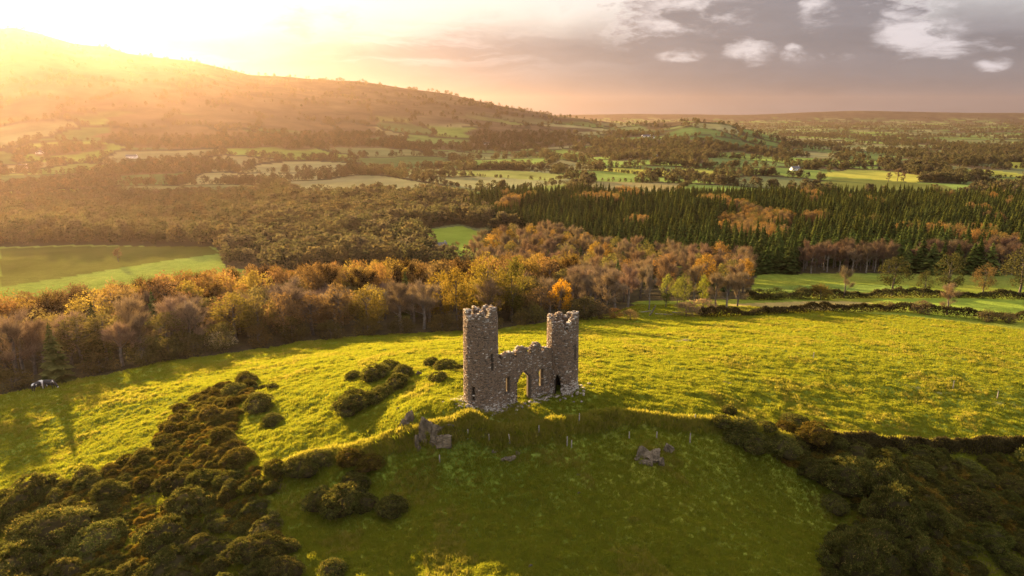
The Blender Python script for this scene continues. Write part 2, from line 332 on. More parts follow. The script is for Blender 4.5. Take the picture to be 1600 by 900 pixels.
# ------------------------------------------------------------------ fields of the valley
FIELDS = [  # sunlit far fields: sunlight between cloud shadows painted in as paler crop colour
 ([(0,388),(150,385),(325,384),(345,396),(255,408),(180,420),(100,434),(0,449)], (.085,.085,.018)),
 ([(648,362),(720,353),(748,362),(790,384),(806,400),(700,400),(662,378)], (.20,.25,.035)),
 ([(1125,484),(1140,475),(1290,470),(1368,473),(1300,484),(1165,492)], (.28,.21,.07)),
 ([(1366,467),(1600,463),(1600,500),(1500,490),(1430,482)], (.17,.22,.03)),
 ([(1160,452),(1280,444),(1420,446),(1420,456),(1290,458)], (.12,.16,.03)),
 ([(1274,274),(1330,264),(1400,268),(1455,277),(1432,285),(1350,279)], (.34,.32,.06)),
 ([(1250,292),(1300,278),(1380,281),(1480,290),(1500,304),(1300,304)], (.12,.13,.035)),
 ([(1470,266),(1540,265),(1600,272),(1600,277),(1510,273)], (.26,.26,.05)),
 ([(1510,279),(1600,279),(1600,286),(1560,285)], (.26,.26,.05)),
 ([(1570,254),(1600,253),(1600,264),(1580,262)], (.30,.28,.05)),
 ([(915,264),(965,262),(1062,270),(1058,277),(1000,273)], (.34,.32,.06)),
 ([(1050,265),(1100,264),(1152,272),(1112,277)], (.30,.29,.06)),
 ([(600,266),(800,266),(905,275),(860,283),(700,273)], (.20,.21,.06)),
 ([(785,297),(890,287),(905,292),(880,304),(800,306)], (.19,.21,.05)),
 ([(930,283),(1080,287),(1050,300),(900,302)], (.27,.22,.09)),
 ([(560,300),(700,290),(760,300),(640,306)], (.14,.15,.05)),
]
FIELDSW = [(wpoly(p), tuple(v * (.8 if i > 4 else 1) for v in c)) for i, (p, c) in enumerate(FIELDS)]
# where the woods stand (ground plan, metres)
edge = wpoly([(-60,632),(0,618),(60,606),(110,594),(170,585),(250,566),(330,556),(400,546),(500,531),(600,524),(700,519),(780,515),(860,503),(930,495)])
WOOD = edge + [(35,185),(30,235),(0,242),(-60,226),(-110,190),(-150,150),(-175,110)]
MIDW = wpoly([(935,488),(1000,470),(1060,470),(1165,468)]) + [(95,258),(84,272),(40,340),(25,395),(-15,380),(-20,300),(0,245),(28,238)]
CONF = [(90,260),(200,258),(360,262),(480,420),(520,640),(-25,640),(-40,540),(-8,455),(25,405),(42,345),(86,275)]
VALW = wpoly([(775,348),(748,358),(716,350),(655,360),(664,384),(705,406),(775,410),(765,428),(645,424),(560,426),(450,428),(352,418),(338,386),(150,383),(0,386),(-80,388)]) + [(-500,560),(-500,660),(-45,650)]
def seeds_voronoi(x, y, cell=170., seed=5):
    """nearest and second nearest seed of a jittered, skewed grid: field number and distance to the hedge"""
    r = np.hypot(x, y); u = (x * .93 + y * .36 + (fbm(x / 300, y / 300, 2) - .5) * 120) / cell; v = (-x * .36 + y * .93 + (fbm(x / 300 + 7, y / 300, 2) - .5) * 120) / (cell * 1.3)
    iu = np.floor(u).astype(int); iv = np.floor(v).astype(int)
    d1 = np.full(x.shape, 9e9); d2 = d1.copy(); idn = np.zeros(x.shape)
    for a in (-1, 0, 1):
        for b in (-1, 0, 1):
            su = iu + a; sv = iv + b; j = _tab[su & 255, sv & 255]; jj = _tab[(sv + 91) & 255, (su + 37) & 255]
            d = np.maximum(np.abs(u - su - .1 - .8 * j), np.abs(v - sv - .1 - .8 * jj) )
            m = d < d1; d2 = np.where(m, d1, np.minimum(d2, d)); idn = np.where(m, _tab[(su * 7 + 13) & 255, (sv * 5 + 3) & 255], idn); d1 = np.where(m, d, d1)
    return idn, (d2 - d1) * cell * .5
PAL = np.array([(.10,.14,.04),(.13,.17,.04),(.09,.12,.04),(.16,.15,.07),(.11,.12,.05),(.19,.18,.08),(.07,.10,.035),(.15,.20,.045)])
THK = wpoly([(345,602),(385,598),(400,612),(372,640),(362,690),(385,735),(440,742),(450,768),(392,780),(412,800),(460,850),(465,905)]) + [(-22,34),(-60,34)] + wpoly([(-20,790),(80,762),(160,742),(222,712),(250,680),(270,650),(300,622)])
THK2 = wpoly([(1180,690),(1250,690),(1350,705),(1600,715),(1700,720)]) + [(60,30),(24,36)] + wpoly([(1285,905),(1290,850),(1340,820),(1330,785),(1270,745),(1215,720)])

TRACK = np.array(wpoly([(1130,532),(1200,543),(1265,553),(1330,573),(1420,602),(1500,622),(1620,640)]))
def ground_cols(x, y, z):
    r = np.hypot(x, y); n = len(x); c = np.zeros((n, 4)); 
    g = np.array((.14, .16, .022)); c[:, :3] = g
    a = fbm(x / 14, y / 14, 4)[:, None]; c[:, :3] += (a - .5) * np.array((.09, .03, .005))
    near = 1 - sstep(300, 420, r)
    idn, ed = seeds_voronoi(x, y)
    pc = PAL[(idn * 7.999).astype(int)]
    brown = np.array((.085, .06, .035))
    wooded = sstep(.57, .61, fbm(x / 260 + 3, y / 260 + 8, 4))[:, None]
    pc = pc * (1 - wooded) + brown * wooded
    pc = np.where((ed < 5 + r * .001)[:, None], np.array((.045, .04, .025)), pc)
    zv = np.interp(r, [0, 650, 1500, 3000, 6000, 12000], [-46, -47, -58, -74, -92, -97]); up = z - zv
    f = sstep(45, 95, up + (fbm(x / 200, y / 200, 3) - .5) * 60)[:, None] * (r > 900)[:, None]
    moor = np.array((.075, .055, .035)) + (fbm(x / 90, y / 90, 4)[:, None] - .5) * np.array((.06, .05, .02))
    pc = pc * (1 - f) + np.where(f > 0, moor, 0) * f
    k = sstep(255, 420, r)[:, None]
    c[:, :3] = c[:, :3] * (1 - k) + pc * k
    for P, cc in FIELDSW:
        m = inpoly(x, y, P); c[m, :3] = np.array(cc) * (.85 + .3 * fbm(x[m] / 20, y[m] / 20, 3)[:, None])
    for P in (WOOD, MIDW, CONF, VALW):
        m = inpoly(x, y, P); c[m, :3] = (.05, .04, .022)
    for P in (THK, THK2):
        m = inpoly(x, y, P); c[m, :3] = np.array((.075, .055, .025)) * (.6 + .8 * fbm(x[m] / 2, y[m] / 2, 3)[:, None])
    d, t, s = poly_dist(x, y, BANK)
    b = (np.exp(-(d / .9) ** 2) * (r < 200))[:, None]; c[:, :3] = c[:, :3] * (1 - b) + np.array((.11, .095, .035)) * b
    d, t, s = poly_dist(x, y, TRACK); b = (np.exp(-(d / .55) ** 2) * (r < 200) * .7)[:, None]; c[:, :3] = c[:, :3] * (1 - b) + np.array((.24, .20, .08)) * b
    # trodden, stony ground at the foot of the walls
    q = np.exp(-((np.hypot(x + 1.6, y - 64.2)) / 3.2) ** 2)[:, None] * .6; c[:, :3] = c[:, :3] * (1 - q) + np.array((.19, .15, .08)) * q
    c[:, 3] = near; return c

def build_ground():
    fa = np.arange(-44, 44.01, .16); oa = np.concatenate([fa, 44 + np.cumsum(np.linspace(.4, 8, 62))]); oa = oa[oa < 312]; az = np.radians(oa)
    rr = [1.5, 6, 12, 18, 24]
    r = 28.
    while r < 11000:
        rr.append(r); r *= 1.0042 if r < 165 else (1.009 if r < 700 else 1.014)
    rr = np.array(rr + [11000.]); A, Rr = np.meshgrid(az, rr); X = (Rr * np.sin(A)).ravel(); Y = (Rr * np.cos(A)).ravel(); Z = H(X, Y)
    X = np.r_[X, 0]; Y = np.r_[Y, 0]; Z = np.r_[Z, H(np.zeros(1), np.zeros(1))]
    na = len(az); nr = len(rr); i = np.arange(nr - 1)[:, None] * na; j = np.arange(na)[None]; j2 = (j + 1) % na
    q = np.stack([i + j, i + j2, i + na + j2, i + na + j], -1).reshape(-1, 4)[:, ::-1]
    t = np.stack([np.full(na, nr * na), np.arange(na), (np.arange(na) + 1) % na, (np.arange(na) + 1) % na], -1)
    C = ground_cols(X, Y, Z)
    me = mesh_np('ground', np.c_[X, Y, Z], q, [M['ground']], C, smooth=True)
    o = link('ground', me); tag(o, kind='structure', label='green pasture hilltop falling to a wide valley, mountain and plain')
    print('ground verts', len(X))
build_ground()

# ------------------------------------------------------------------ scattered meadow grass (uncountable: one object)
def instancer(name, pts, rot, scl, var, protos, label):
    me = bpy.data.meshes.new(name); me.vertices.add(len(pts)); me.vertices.foreach_set('co', np.asarray(pts, np.float32).ravel())
    for nm, typ, arr, key in (('rz', 'FLOAT', rot, 'value'), ('sc', 'FLOAT', scl, 'value'), ('vr', 'INT', var, 'value')):
        a = me.attributes.new(nm, typ, 'POINT'); a.data.foreach_set(key, np.asarray(arr, np.float32 if typ == 'FLOAT' else np.int32))
    o = link(name, me); tag(o, label, kind='stuff')
    g = bpy.data.node_groups.new(name, 'GeometryNodeTree'); g.interface.new_socket('Geometry', in_out='INPUT', socket_type='NodeSocketGeometry'); g.interface.new_socket('Geometry', in_out='OUTPUT', socket_type='NodeSocketGeometry')
    N = g.nodes; L = g.links; gi = N.new('NodeGroupInput'); go = N.new('NodeGroupOutput')
    def attr(n, t):
        q = N.new('GeometryNodeInputNamedAttribute'); q.data_type = t; q.inputs[0].default_value = n; return q.outputs[0]
    join = N.new('GeometryNodeJoinGeometry'); vr = attr('vr', 'INT'); cz = N.new('ShaderNodeCombineXYZ'); L.new(attr('rz', 'FLOAT'), cz.inputs[2])
    for k, p in enumerate(protos):
        oi = N.new('GeometryNodeObjectInfo'); oi.inputs[0].default_value = p; oi.inputs['As Instance'].default_value = True
        ip = N.new('GeometryNodeInstanceOnPoints'); L.new(gi.outputs[0], ip.inputs['Points']); L.new(oi.outputs['Geometry'], ip.inputs['Instance'])
        eq = N.new('FunctionNodeCompare'); eq.data_type = 'INT'; eq.operation = 'EQUAL'; L.new(vr, eq.inputs[2]); eq.inputs[3].default_value = k; L.new(eq.outputs[0], ip.inputs['Selection'])
        L.new(cz.outputs[0], ip.inputs['Rotation']); L.new(attr('sc', 'FLOAT'), ip.inputs['Scale']); L.new(ip.outputs[0], join.inputs[0])
    L.new(join.outputs[0], go.inputs[0]); md = o.modifiers.new('scatter', 'NODES'); md.node_group = g
    return o

def tuft_mesh(seed, n, h, w_, spread):
    r = np.random.default_rng(seed); V = []; Fc = []
    for i in range(n):
        a = r.uniform(0, 6.28); d = r.uniform(0, spread); bx, by = d * math.cos(a), d * math.sin(a); ta = r.uniform(0, 6.28)
        hh = h * r.uniform(.5, 1.1); lx, ly = r.normal(0, .35, 2) * hh; ww = w_ * r.uniform(.6, 1.3)
        V += [(bx - ww * math.cos(ta), by - ww * math.sin(ta), -.03), (bx + ww * math.cos(ta), by + ww * math.sin(ta), -.03), (bx + lx, by + ly, hh)]; Fc.append((3 * i, 3 * i + 1, 3 * i + 2))
    return V, Fc
def gmat(name, c):
    return material(name, c, trans=.55, var=.3, nscale=.5, tcol=(1.7, 1.5, .7))
GM = [gmat('grass_green', (.15, .175, .02)), gmat('grass_olive', (.18, .185, .026)), gmat('grass_straw', (.21, .195, .045))]
protos = []
for k, (h, ww, sp, n, m) in enumerate(((.11, .022, .16, 16, 0), (.13, .022, .2, 16, 0), (.12, .022, .18, 16, 1), (.22, .022, .16, 18, 2), (.20, .026, .14, 20, 1), (.22, .03, .2, 40, 1), (.18, .03, .24, 40, 0))):
    V, Fc = tuft_mesh(50 + k, n, h, ww, sp); me = mesh_np('grass_tuft', V, Fc, [GM[m]]); protos.append(bpy.data.objects.new('grass_tuft', me))
def meadow():
    N = 520000; az = np.radians(rng.uniform(-42, 42, N)); u = rng.random(N); r = 34 * (190 / 34) ** u
    x = r * np.sin(az); y = r * np.cos(az)
    dens = .75 + .35 * (fbm(x / 2.5, y / 2.5, 3) > .5)
    k = rng.random(N) < dens; x, y, r = x[k], y[k], r[k]
    m = ~(inpoly(x, y, WOOD)); 
    for ccx, ccy, rad in ((-3.15, 65.2, 1.9), (5.5, 70.6, 1.9)): m &= np.hypot(x - ccx, y - ccy) > rad
    x, y, r = x[m], y[m], r[m]; z = H(x, y); n = len(x)
    rough = fbm(x / 5 + 30, y / 5, 4); d, t, s = poly_dist(x, y, BANK)
    v = rng.integers(0, 3, n); v = np.where((rough > .60) & (rng.random(n) < .5), rng.integers(2, 5, n), v); v = np.where((d < 1.0) & (rng.random(n) < .8), rng.integers(3, 5, n), v)
    v = np.where(rng.random(n) < .02, rng.integers(5, 7, n), v)
    s = rng.uniform(.7, 1.35, n) * (1 + (r / 190) * 1.0) * np.where(d < 1.1, 1.5, 1)
    instancer('grass', np.c_[x, y, z], rng.uniform(0, 6.28, n), s, v, protos, 'rough tussocky pasture grass over the hilltop')
    print('tufts', n)
meadow()

# ------------------------------------------------------------------ the ruin
def blocks(V, C, centre_fn, u0, u1, z0, z1, n0, n1, c, r, jit=.012):
    q = []
    for (u, z) in ((u0, z0), (u1, z0), (u1, z1), (u0, z1)):
        for n in (n0, n1):
            ju, jz = r.uniform(-jit, jit, 2); p = centre_fn(u + ju, z + jz, n + r.uniform(-jit, jit)); q.append(p)
    V.append(q); C.append(c)
BF = np.array([(1, 3, 5, 7), (0, 1, 7, 6), (2, 4, 5, 3), (0, 2, 3, 1), (6, 7, 5, 4)])   # outer face and four sides
BFI = np.vstack([BF, [(0, 6, 4, 2)]])
def stone_col(z, ztop, r, pale):
    base = np.array((.195, .142, .098)) * r.uniform(.82, 1.12) + np.array((.03, .012, 0)) * r.uniform(-1, 1)
    p = .02 + pale(z, ztop)
    if r.random() < p: base = np.array((.38, .34, .28)) * r.uniform(.7, 1.2)
    return np.clip(base, .02, .8)
def masonry(parent, name, fn, U0, U1, Z0, top, solid, thick, pale, seed, periodic=False, inner_from=None):
    r = np.random.default_rng(seed)
    st = .15; nu = int(round((U1 - U0) / st)); du = (U1 - U0) / nu; zt = max(top(U0 + (k + .5) * du) for k in range(nu)) + .1
    nz = int((zt - Z0) / st) + 1; S = np.zeros((nu, nz), bool)
    for a in range(nu):
        uc = U0 + (a + .5) * du; tp = top(uc) - .08
        for b in range(nz):
            zc = Z0 + (b + .5) * st; S[a, b] = zc < tp and solid(uc, zc)
    V = []; idx = {}; Fc = []
    def vid(a, b, n):
        if periodic: a %= nu
        k = (a, b, n)
        if k not in idx: idx[k] = len(V); V.append(fn(U0 + a * du, Z0 + b * st, -thick if n else 0.))
        return idx[k]
    def sol(a, b):
        if periodic: a %= nu
        return 0 <= a < nu and 0 <= b < nz and S[a, b]
    for a in range(nu):
        for b in range(nz):
            if not S[a, b]: continue
            Fc.append([vid(a, b, 0), vid(a + 1, b, 0), vid(a + 1, b + 1, 0), vid(a, b + 1, 0)])
            Fc.append([vid(a, b, 1), vid(a, b + 1, 1), vid(a + 1, b + 1, 1), vid(a + 1, b, 1)])
            if not sol(a - 1, b): Fc.append([vid(a, b, 0), vid(a, b + 1, 0), vid(a, b + 1, 1), vid(a, b, 1)])
            if not sol(a + 1, b): Fc.append([vid(a + 1, b, 0), vid(a + 1, b, 1), vid(a + 1, b + 1, 1), vid(a + 1, b + 1, 0)])
            if not sol(a, b + 1): Fc.append([vid(a, b + 1, 0), vid(a + 1, b + 1, 0), vid(a + 1, b + 1, 1), vid(a, b + 1, 1)])
    core = link(name, mesh_np(name, V, Fc, [M['mortar']]), parent)
    BV = []; BC = []
    for side in (0, 1):
        z = Z0
        while z < zt:
            h = r.uniform(.08, .15); u = U0 + r.uniform(0, .2)
            while u < U1:
                wd = r.uniform(.11, .32); uc, zc = u + wd / 2, z + h / 2; tp = top(uc)
                ok = zc < tp + r.uniform(-.1, .06) and all(solid(uc + e * wd * .42, zc + f * h * .4) for e in (-1, 1) for f in (-1, 1))
                if side and inner_from is not None and z < inner_from: ok = False
                if ok:
                    c = stone_col(z, tp, r, pale); pr = r.uniform(.0, .03)
                    if side == 0: blocks(BV, BC, fn, u + .007, min(u + wd - .007, U1), z + .006, z + h - .006, -.22, pr, c, r)
                    else: blocks(BV, BC, lambda a, b, n: fn(a, b, -thick - n), u + .012, min(u + wd - .012, U1), z + .01, z + h - .01, -.2, pr, c, r)
                u += wd
            z += h
    # rubble core showing on the broken wall head
    u = U0
    while u < U1:
        wd = r.uniform(.16, .34)
        for n in (-.12, -.32, -.50):
            if -n < thick:
                uu = u + r.uniform(-.05, .05); tp = top(uu + wd / 2) - r.uniform(.02, .1)
                if solid(uu + wd / 2, tp - .05): blocks(BV, BC, fn, uu, uu + wd, tp - .12, tp + r.uniform(.0, .09), n - .12, n + .1, stone_col(tp, tp, r, pale), r, .03)
        u += wd
    BV = np.array(BV).reshape(-1, 3); nb = len(BC); Fb = (BFI[None] + (np.arange(nb) * 8)[:, None, None]).reshape(-1, 4)
    me = mesh_np('stonework', BV, Fb, [M['stone']], np.repeat(np.array(BC), 8, 0))
    o = link('stonework', me, core); o['kind'] = 'stuff'
    return core

def prof(pts, jag, seed):
    X = np.array([p[0] for p in pts], float); Y = np.array([p[1] for p in pts], float); T = np.random.default_rng(seed).uniform(-1, 1, 400)
    return lambda u: float(np.interp(u, X, Y)) + jag * (T[int(u * 4.3) % 400] + .6 * T[int(u * 9.1 + 77) % 400])

ruin = bpy.data.objects.new('castle_ruin', None); col.objects.link(ruin)
tag(ruin, 'roofless rubble stone castle ruin with two round towers and a pointed gateway', 'castle')
def tower(name, label, cx_, cy_, rad, z0, tops, holes, seed, zbase, pk=.5, ph=.5):
    ca = math.atan2(-cx_, -cy_)        # not used for exact facing: towers are seen almost straight on
    def fn(u, z, n):
        a = u / rad; rr = rad + n + .14 * max(0, 1 - (z - zbase) / 1.3) ** 1.5 - .012 * (z - zbase)
        return (cx_ + rr * math.sin(a), cy_ - rr * math.cos(a), z)
    top = prof([(math.radians(a) * rad, z) for a, z in tops], .07, seed)
    def solid(u, z):
        for (a0, wd, za, zb, ptd) in holes:
            uc = math.radians(a0) * rad; half = wd / 2
            if za < z < zb:
                if ptd and z > zb - wd: half *= math.sqrt(max(0, (zb - z) / wd))
                if abs(u - uc) < half: return False
        return True
    def pale(z, zt): return pk * 1.5 * math.exp(-(max(0, z - zbase) / ph) ** 2) + .38 * math.exp(-max(0, zt - z) / .5) + .03
    o = masonry(ruin, name, fn, -math.pi * rad, math.pi * rad, z0, top, solid, .55, pale, seed, True, min(t[1] for t in tops) - 2.2)
    o['label'] = label
    return fn
T1 = (-3.15, 65.2, 1.82); T2 = (5.5, 70.6, 1.78)
tops1 = [(-180, 9.78), (-165, 10.03), (-150, 10.08), (-148, 9.43), (-120, 9.38), (-118, 10.03), (-96, 10.13), (-72, 10.38), (-52, 10.33), (-50, 9.83), (-28, 9.78), (-24, 10.08), (-10, 9.98), (-2, 10.33), (14, 10.38), (16, 9.88), (34, 9.73), (37, 10.43), (62, 10.53), (80, 10.48), (84, 9.58), (112, 9.38), (115, 10.08), (140, 10.23), (150, 9.98), (160, 10.28), (180, 9.78)]
tops2 = [(-180, 7.75), (-165, 7.85), (-150, 7.75), (-146, 7.3), (-122, 7.3), (-118, 7.95), (-90, 8.0), (-62, 7.9), (-48, 7.75), (-40, 7.4), (-28, 7.5), (-15, 7.8), (-4, 7.7), (2, 6.8), (10, 6.6), (14, 7.5), (28, 7.75), (44, 7.95), (55, 8.3), (78, 8.5), (95, 8.4), (98, 7.5), (125, 7.5), (130, 7.95), (150, 8.05), (155, 7.5), (172, 7.5), (180, 7.75)]
tower('tower', 'taller round tower with two narrow slits, left of the gateway', *T1, -1.4, tops1, [(43, .24, 4.2, 5.9, 0), (-23, .20, 1.1, 2.6, 0), (150, .2, 6, 7.4, 0), (-120, .2, 3, 4.5, 0)], 11, -.1, .5, .7)
tower('tower', 'shorter round tower with a dark pointed doorway and white lichened foot', *T2, -1.8, tops2, [(-20, .66, -1.8, 1.75, 1), (48, .18, 3.3, 5.0, 0), (160, .2, 4, 5.4, 0), (-100, .2, 3, 4.4, 0)], 12, -.6, .55, 1.5)
# curtain wall with the gateway
WA = Vector((-1.55, 64.55)); WB = Vector((4.5, 69.54)); wd_ = (WB - WA).normalized(); WL = (WB - WA).length; wn = Vector((wd_.y, -wd_.x))
def wfn(u, z, n): p = WA + wd_ * u + wn * n; return (p.x, p.y, z)
def wallpx(px, py):
    d = pixdir(px, py); # WA + wd*u = t*(dx,dy)
    det = d.x * (-wd_.y) - (-wd_.x) * d.y
    t = (WA.x * (-wd_.y) + wd_.x * WA.y) / det; p = Vector((d.x * t, d.y * t)) - WA
    return p.dot(wd_), CAM_H + d.z * t
pr = [wallpx(*p) for p in ((775,561),(783.5,561),(784.5,556),(795.5,551),(801.9,550.5),(802.4,559.5),(807.2,559.5),(807.7,549),(814.5,543),(824,543),(824.6,553.5),(830.2,553),(830.8,545.6),(835.6,541),(838.9,536.7),(843.4,536.2),(845.6,542),(846.3,549),(851.8,549),(852.4,543),(863.5,545),(880,545))]
arch = [wallpx(*p) for p in ((808.5,640),(808.8,596),(818,580),(829.5,593),(832.5,640))]
apex = arch[2]; aL, aR = arch[1][0], arch[3][0]; spring = (arch[1][1] + arch[3][1]) / 2 - .1
wl = [wallpx(790, 590), wallpx(796.2, 613.5)]; wr = [wallpx(843, 577.5), wallpx(848.6, 604)]
def wsolid(u, z):
    if aL < u < aR:
        if z < spring: return False
        k = (z - spring) / (apex[1] - spring)
        if k < 1:
            half = (1 - k ** 1.6)
            if (u - apex[0]) < 0 and apex[0] - u < (apex[0] - aL) * half: return False
            if (u - apex[0]) >= 0 and u - apex[0] < (aR - apex[0]) * half: return False
    for a, b in (wl, wr):
        if a[0] < u < b[0] and b[1] < z < a[1]: return False
    return True
def wpale(z, zt): return .38 * math.exp(-max(0, z + .2) / .5) + .2 * math.exp(-max(0, zt - z) / .25) + .06
cw = masonry(ruin, 'curtain_wall', wfn, 0, WL, -1.5, prof(pr, .05, 5), wsolid, .6, wpale, 13)
cw['label'] = 'low broken battlemented wall with a pointed archway and two tall windows'

# ------------------------------------------------------------------ rocks
def rock_mesh(seed, sx, sy, sz, sub=5, strata=True):
    import bmesh
    bm = bmesh.new(); bmesh.ops.create_icosphere(bm, subdivisions=sub, radius=1); r = np.random.default_rng(seed); o = r.uniform(0, 50, 3)
    planes = [Vector(r.normal(0, 1, 3)).normalized() for _ in range(14)]; dist = r.uniform(.45, .9, 14)
    for v in bm.verts:
        d = v.co.normalized(); rad = 1.0
        for p, k in zip(planes, dist):
            q = d.dot(p)
            if q > .05: rad = min(rad, k / q)
        v.co = d * rad
        q = Vector((d.x * 3.2 + o[0], d.y * 3.2 + o[1], d.z * .9 + o[2]))
        v.co += d * (.17 * (mnoise.turbulence(q, 4, True, amplitude_scale=.6, frequency_scale=2.1) - .55) + .05 * mnoise.noise(d * 14))
        v.co = Vector((v.co.x * sx, v.co.y * sy, v.co.z * sz))
    me = bpy.data.meshes.new('rock'); bm.to_mesh(me); bm.free(); me.materials.append(M['rock']); return me
RK = [rock_mesh(s, *d) for s, d in ((1, (1, .6, 1.1)), (2, (.8, .7, .9)), (3, (1.3, .7, .6)), (4, (.6, .5, 1.2)))]
def rock(px, py, wpx, label, k, rz, sz=1.0, group=None, sink=.6, tilt=0):
    x, y, z = at(px, py); d = pix(x, y, z)[2]; s = wpx / F * d / 2 * (1.35 if py < 740 and px < 1100 and wpx > 16 else 1)
    o = link('rock', RK[k], None, (x, y, z + s * sz * (.5 - sink)), rz, (s, s, s * sz)); o.rotation_euler.x = tilt
    return tag(o, label, 'rock', group)
crag = [(668,672,30,'tall split crag face on the mossy knoll below the taller tower',0,.3,1.5),(681,676,28,'grey jagged crag right of the tall split crag face',1,1.1,1.2),(692,687,34,'broad shaded rock at the foot of the knoll beside the bank',2,.2,1.3),(653,692,18,'narrow upright rock at the left foot of the mossy knoll',3,.8,1.6),
 (640,655,22,'slanting rock on the left edge of the knoll',3,2.0,1.3),(632,664,20,'grassy rock lower on the left edge of the knoll',1,.5,1.2),(622,640,14,'small rock among rough grass above the knoll',0,1.,1.),(700,660,26,'ledge of rock under the tower mound',2,2.6,.8),
 (1004,708,26,'pale rock left in the outcrop on the shaded slope',1,.4,1.1),(1022,712,32,'widest rock of the outcrop on the shaded slope',2,1.5,1.1),(1045,704,22,'upright rock at the right end of the shaded outcrop',0,.2,1.2),(1010,722,24,'low rock beneath the shaded outcrop',2,.1,.7),
 (797,715,20,'low stone under the bank in the shaded slope',2,.7,.7),(808,708,14,'small stone below the bank beside the low stone',1,.3,.8),(785,718,14,'flat stone left of the low stone under the bank',0,.9,.6),
 (830,886,15,'pale lone boulder in the sunlit patch at the bottom',1,.2,1.),(655,585,15,'pale sunlit boulder between the gorse bushes behind the knoll',0,.4,1.1),(1132,598,12,'pale stone in the sunlit pasture',2,.5,.7),(1141,600,14,'dull stone beside the pale one in the sunlit pasture',1,1.5,.6),
 (1060,534,14,'dark flat rock near the end of the wood shadow',2,.1,.5),(1073,533,18,'wider dark flat rock near the end of the wood shadow',2,.6,.5),(903,742,10,'small stone in the shaded hollow',1,.6,.6),(905,770,9,'tiny stone lower in the shaded hollow',0,.6,.6)]
crag += [(660,684,22,'dark cleft rock filling the middle of the crag',1,2.2,1.4),(676,690,20,'rough rock at the base of the split crag face',3,1.7,1.0),(688,668,20,'grass topped rock capping the crag',2,.9,.7),(645,676,16,'small ledge rock left of the crag',1,.6,.9),(1034,722,22,'broken rock low in the middle of the shaded outcrop',3,.6,.8),(996,716,16,'small rock at the left end of the shaded outcrop',2,1.2,.8),(772,705,14,'half buried stone on the bank face',1,.7,.6),(655,700,14,'little rock right at the bank top under the crag',0,.8,.8)]
for a in crag: rock(*a)
# fallen stones at the tower foot: too small to single out
bv = []; bc = []; rr_ = np.random.default_rng(4)
for i in range(420):
    if i < 260: a = rr_.uniform(-2.2, 2.2); q = 1.95 + abs(rr_.normal(0, .9)); t_ = T1 if i % 3 else T2; x_, y_ = t_[0] + q * math.sin(a), t_[1] - q * math.cos(a)
    else: u = rr_.uniform(-.5, WL); n_ = rr_.uniform(.1, 1.3); x_, y_, _ = wfn(u, 0, n_)
    s_ = rr_.uniform(.05, .16); z_ = Hs(x_, y_); c_ = np.array((.2, .17, .14)) * rr_.uniform(.6, 2.0); ra = rr_.uniform(0, 3.14)
    fnb = lambda u, z, n: (x_ + u * math.cos(ra) - n * math.sin(ra), y_ + u * math.sin(ra) + n * math.cos(ra), z_ + z)
    blocks(bv, bc, fnb, -s_, s_, -.04, s_ * .9, -s_ * .8, s_ * .8, c_, rr_, s_ * .3)
Fb = (BFI[None] + (np.arange(len(bc)) * 8)[:, None, None]).reshape(-1, 4)
tag(link('rubble', mesh_np('rubble', np.array(bv).reshape(-1, 3), Fb, [M['stone']], np.repeat(np.array(bc), 8, 0))), 'fallen stones round the foot of the ruin', kind='stuff')

# ------------------------------------------------------------------ plants
def leaves(r, P, size, out=None, up=.3, aspect=.6):
    """small leaf shaped triangles at points P"""
    n = len(P); d = r.normal(0, 1, (n, 3)); d[:, 2] = np.abs(d[:, 2]) * .6 + up
    if out is not None: d = d * .8 + out * 1.0
    d /= np.linalg.norm(d, axis=1)[:, None]; s = np.cross(d, r.normal(0, 1, (n, 3))); s /= np.linalg.norm(s, axis=1)[:, None]
    sz = (size * r.uniform(.6, 1.3, n))[:, None]
    V = np.stack([P - s * sz * aspect * .5, P + s * sz * aspect * .5, P + d * sz], 1).reshape(-1, 3)
    return V, np.arange(3 * n).reshape(-1, 3)
def tube(pts, rad, k=5):
    V = []; Fc = []
    for i, (p, r_) in enumerate(zip(pts, rad)):
        for j in range(k): a = 6.2832 * j / k; V.append((p[0] + r_ * math.cos(a), p[1] + r_ * math.sin(a), p[2]))
    for i in range(len(pts) - 1):
        for j in range(k): a = i * k + j; b = i * k + (j + 1) % k; Fc.append((a, b, b + k, a + k))
    return V, Fc
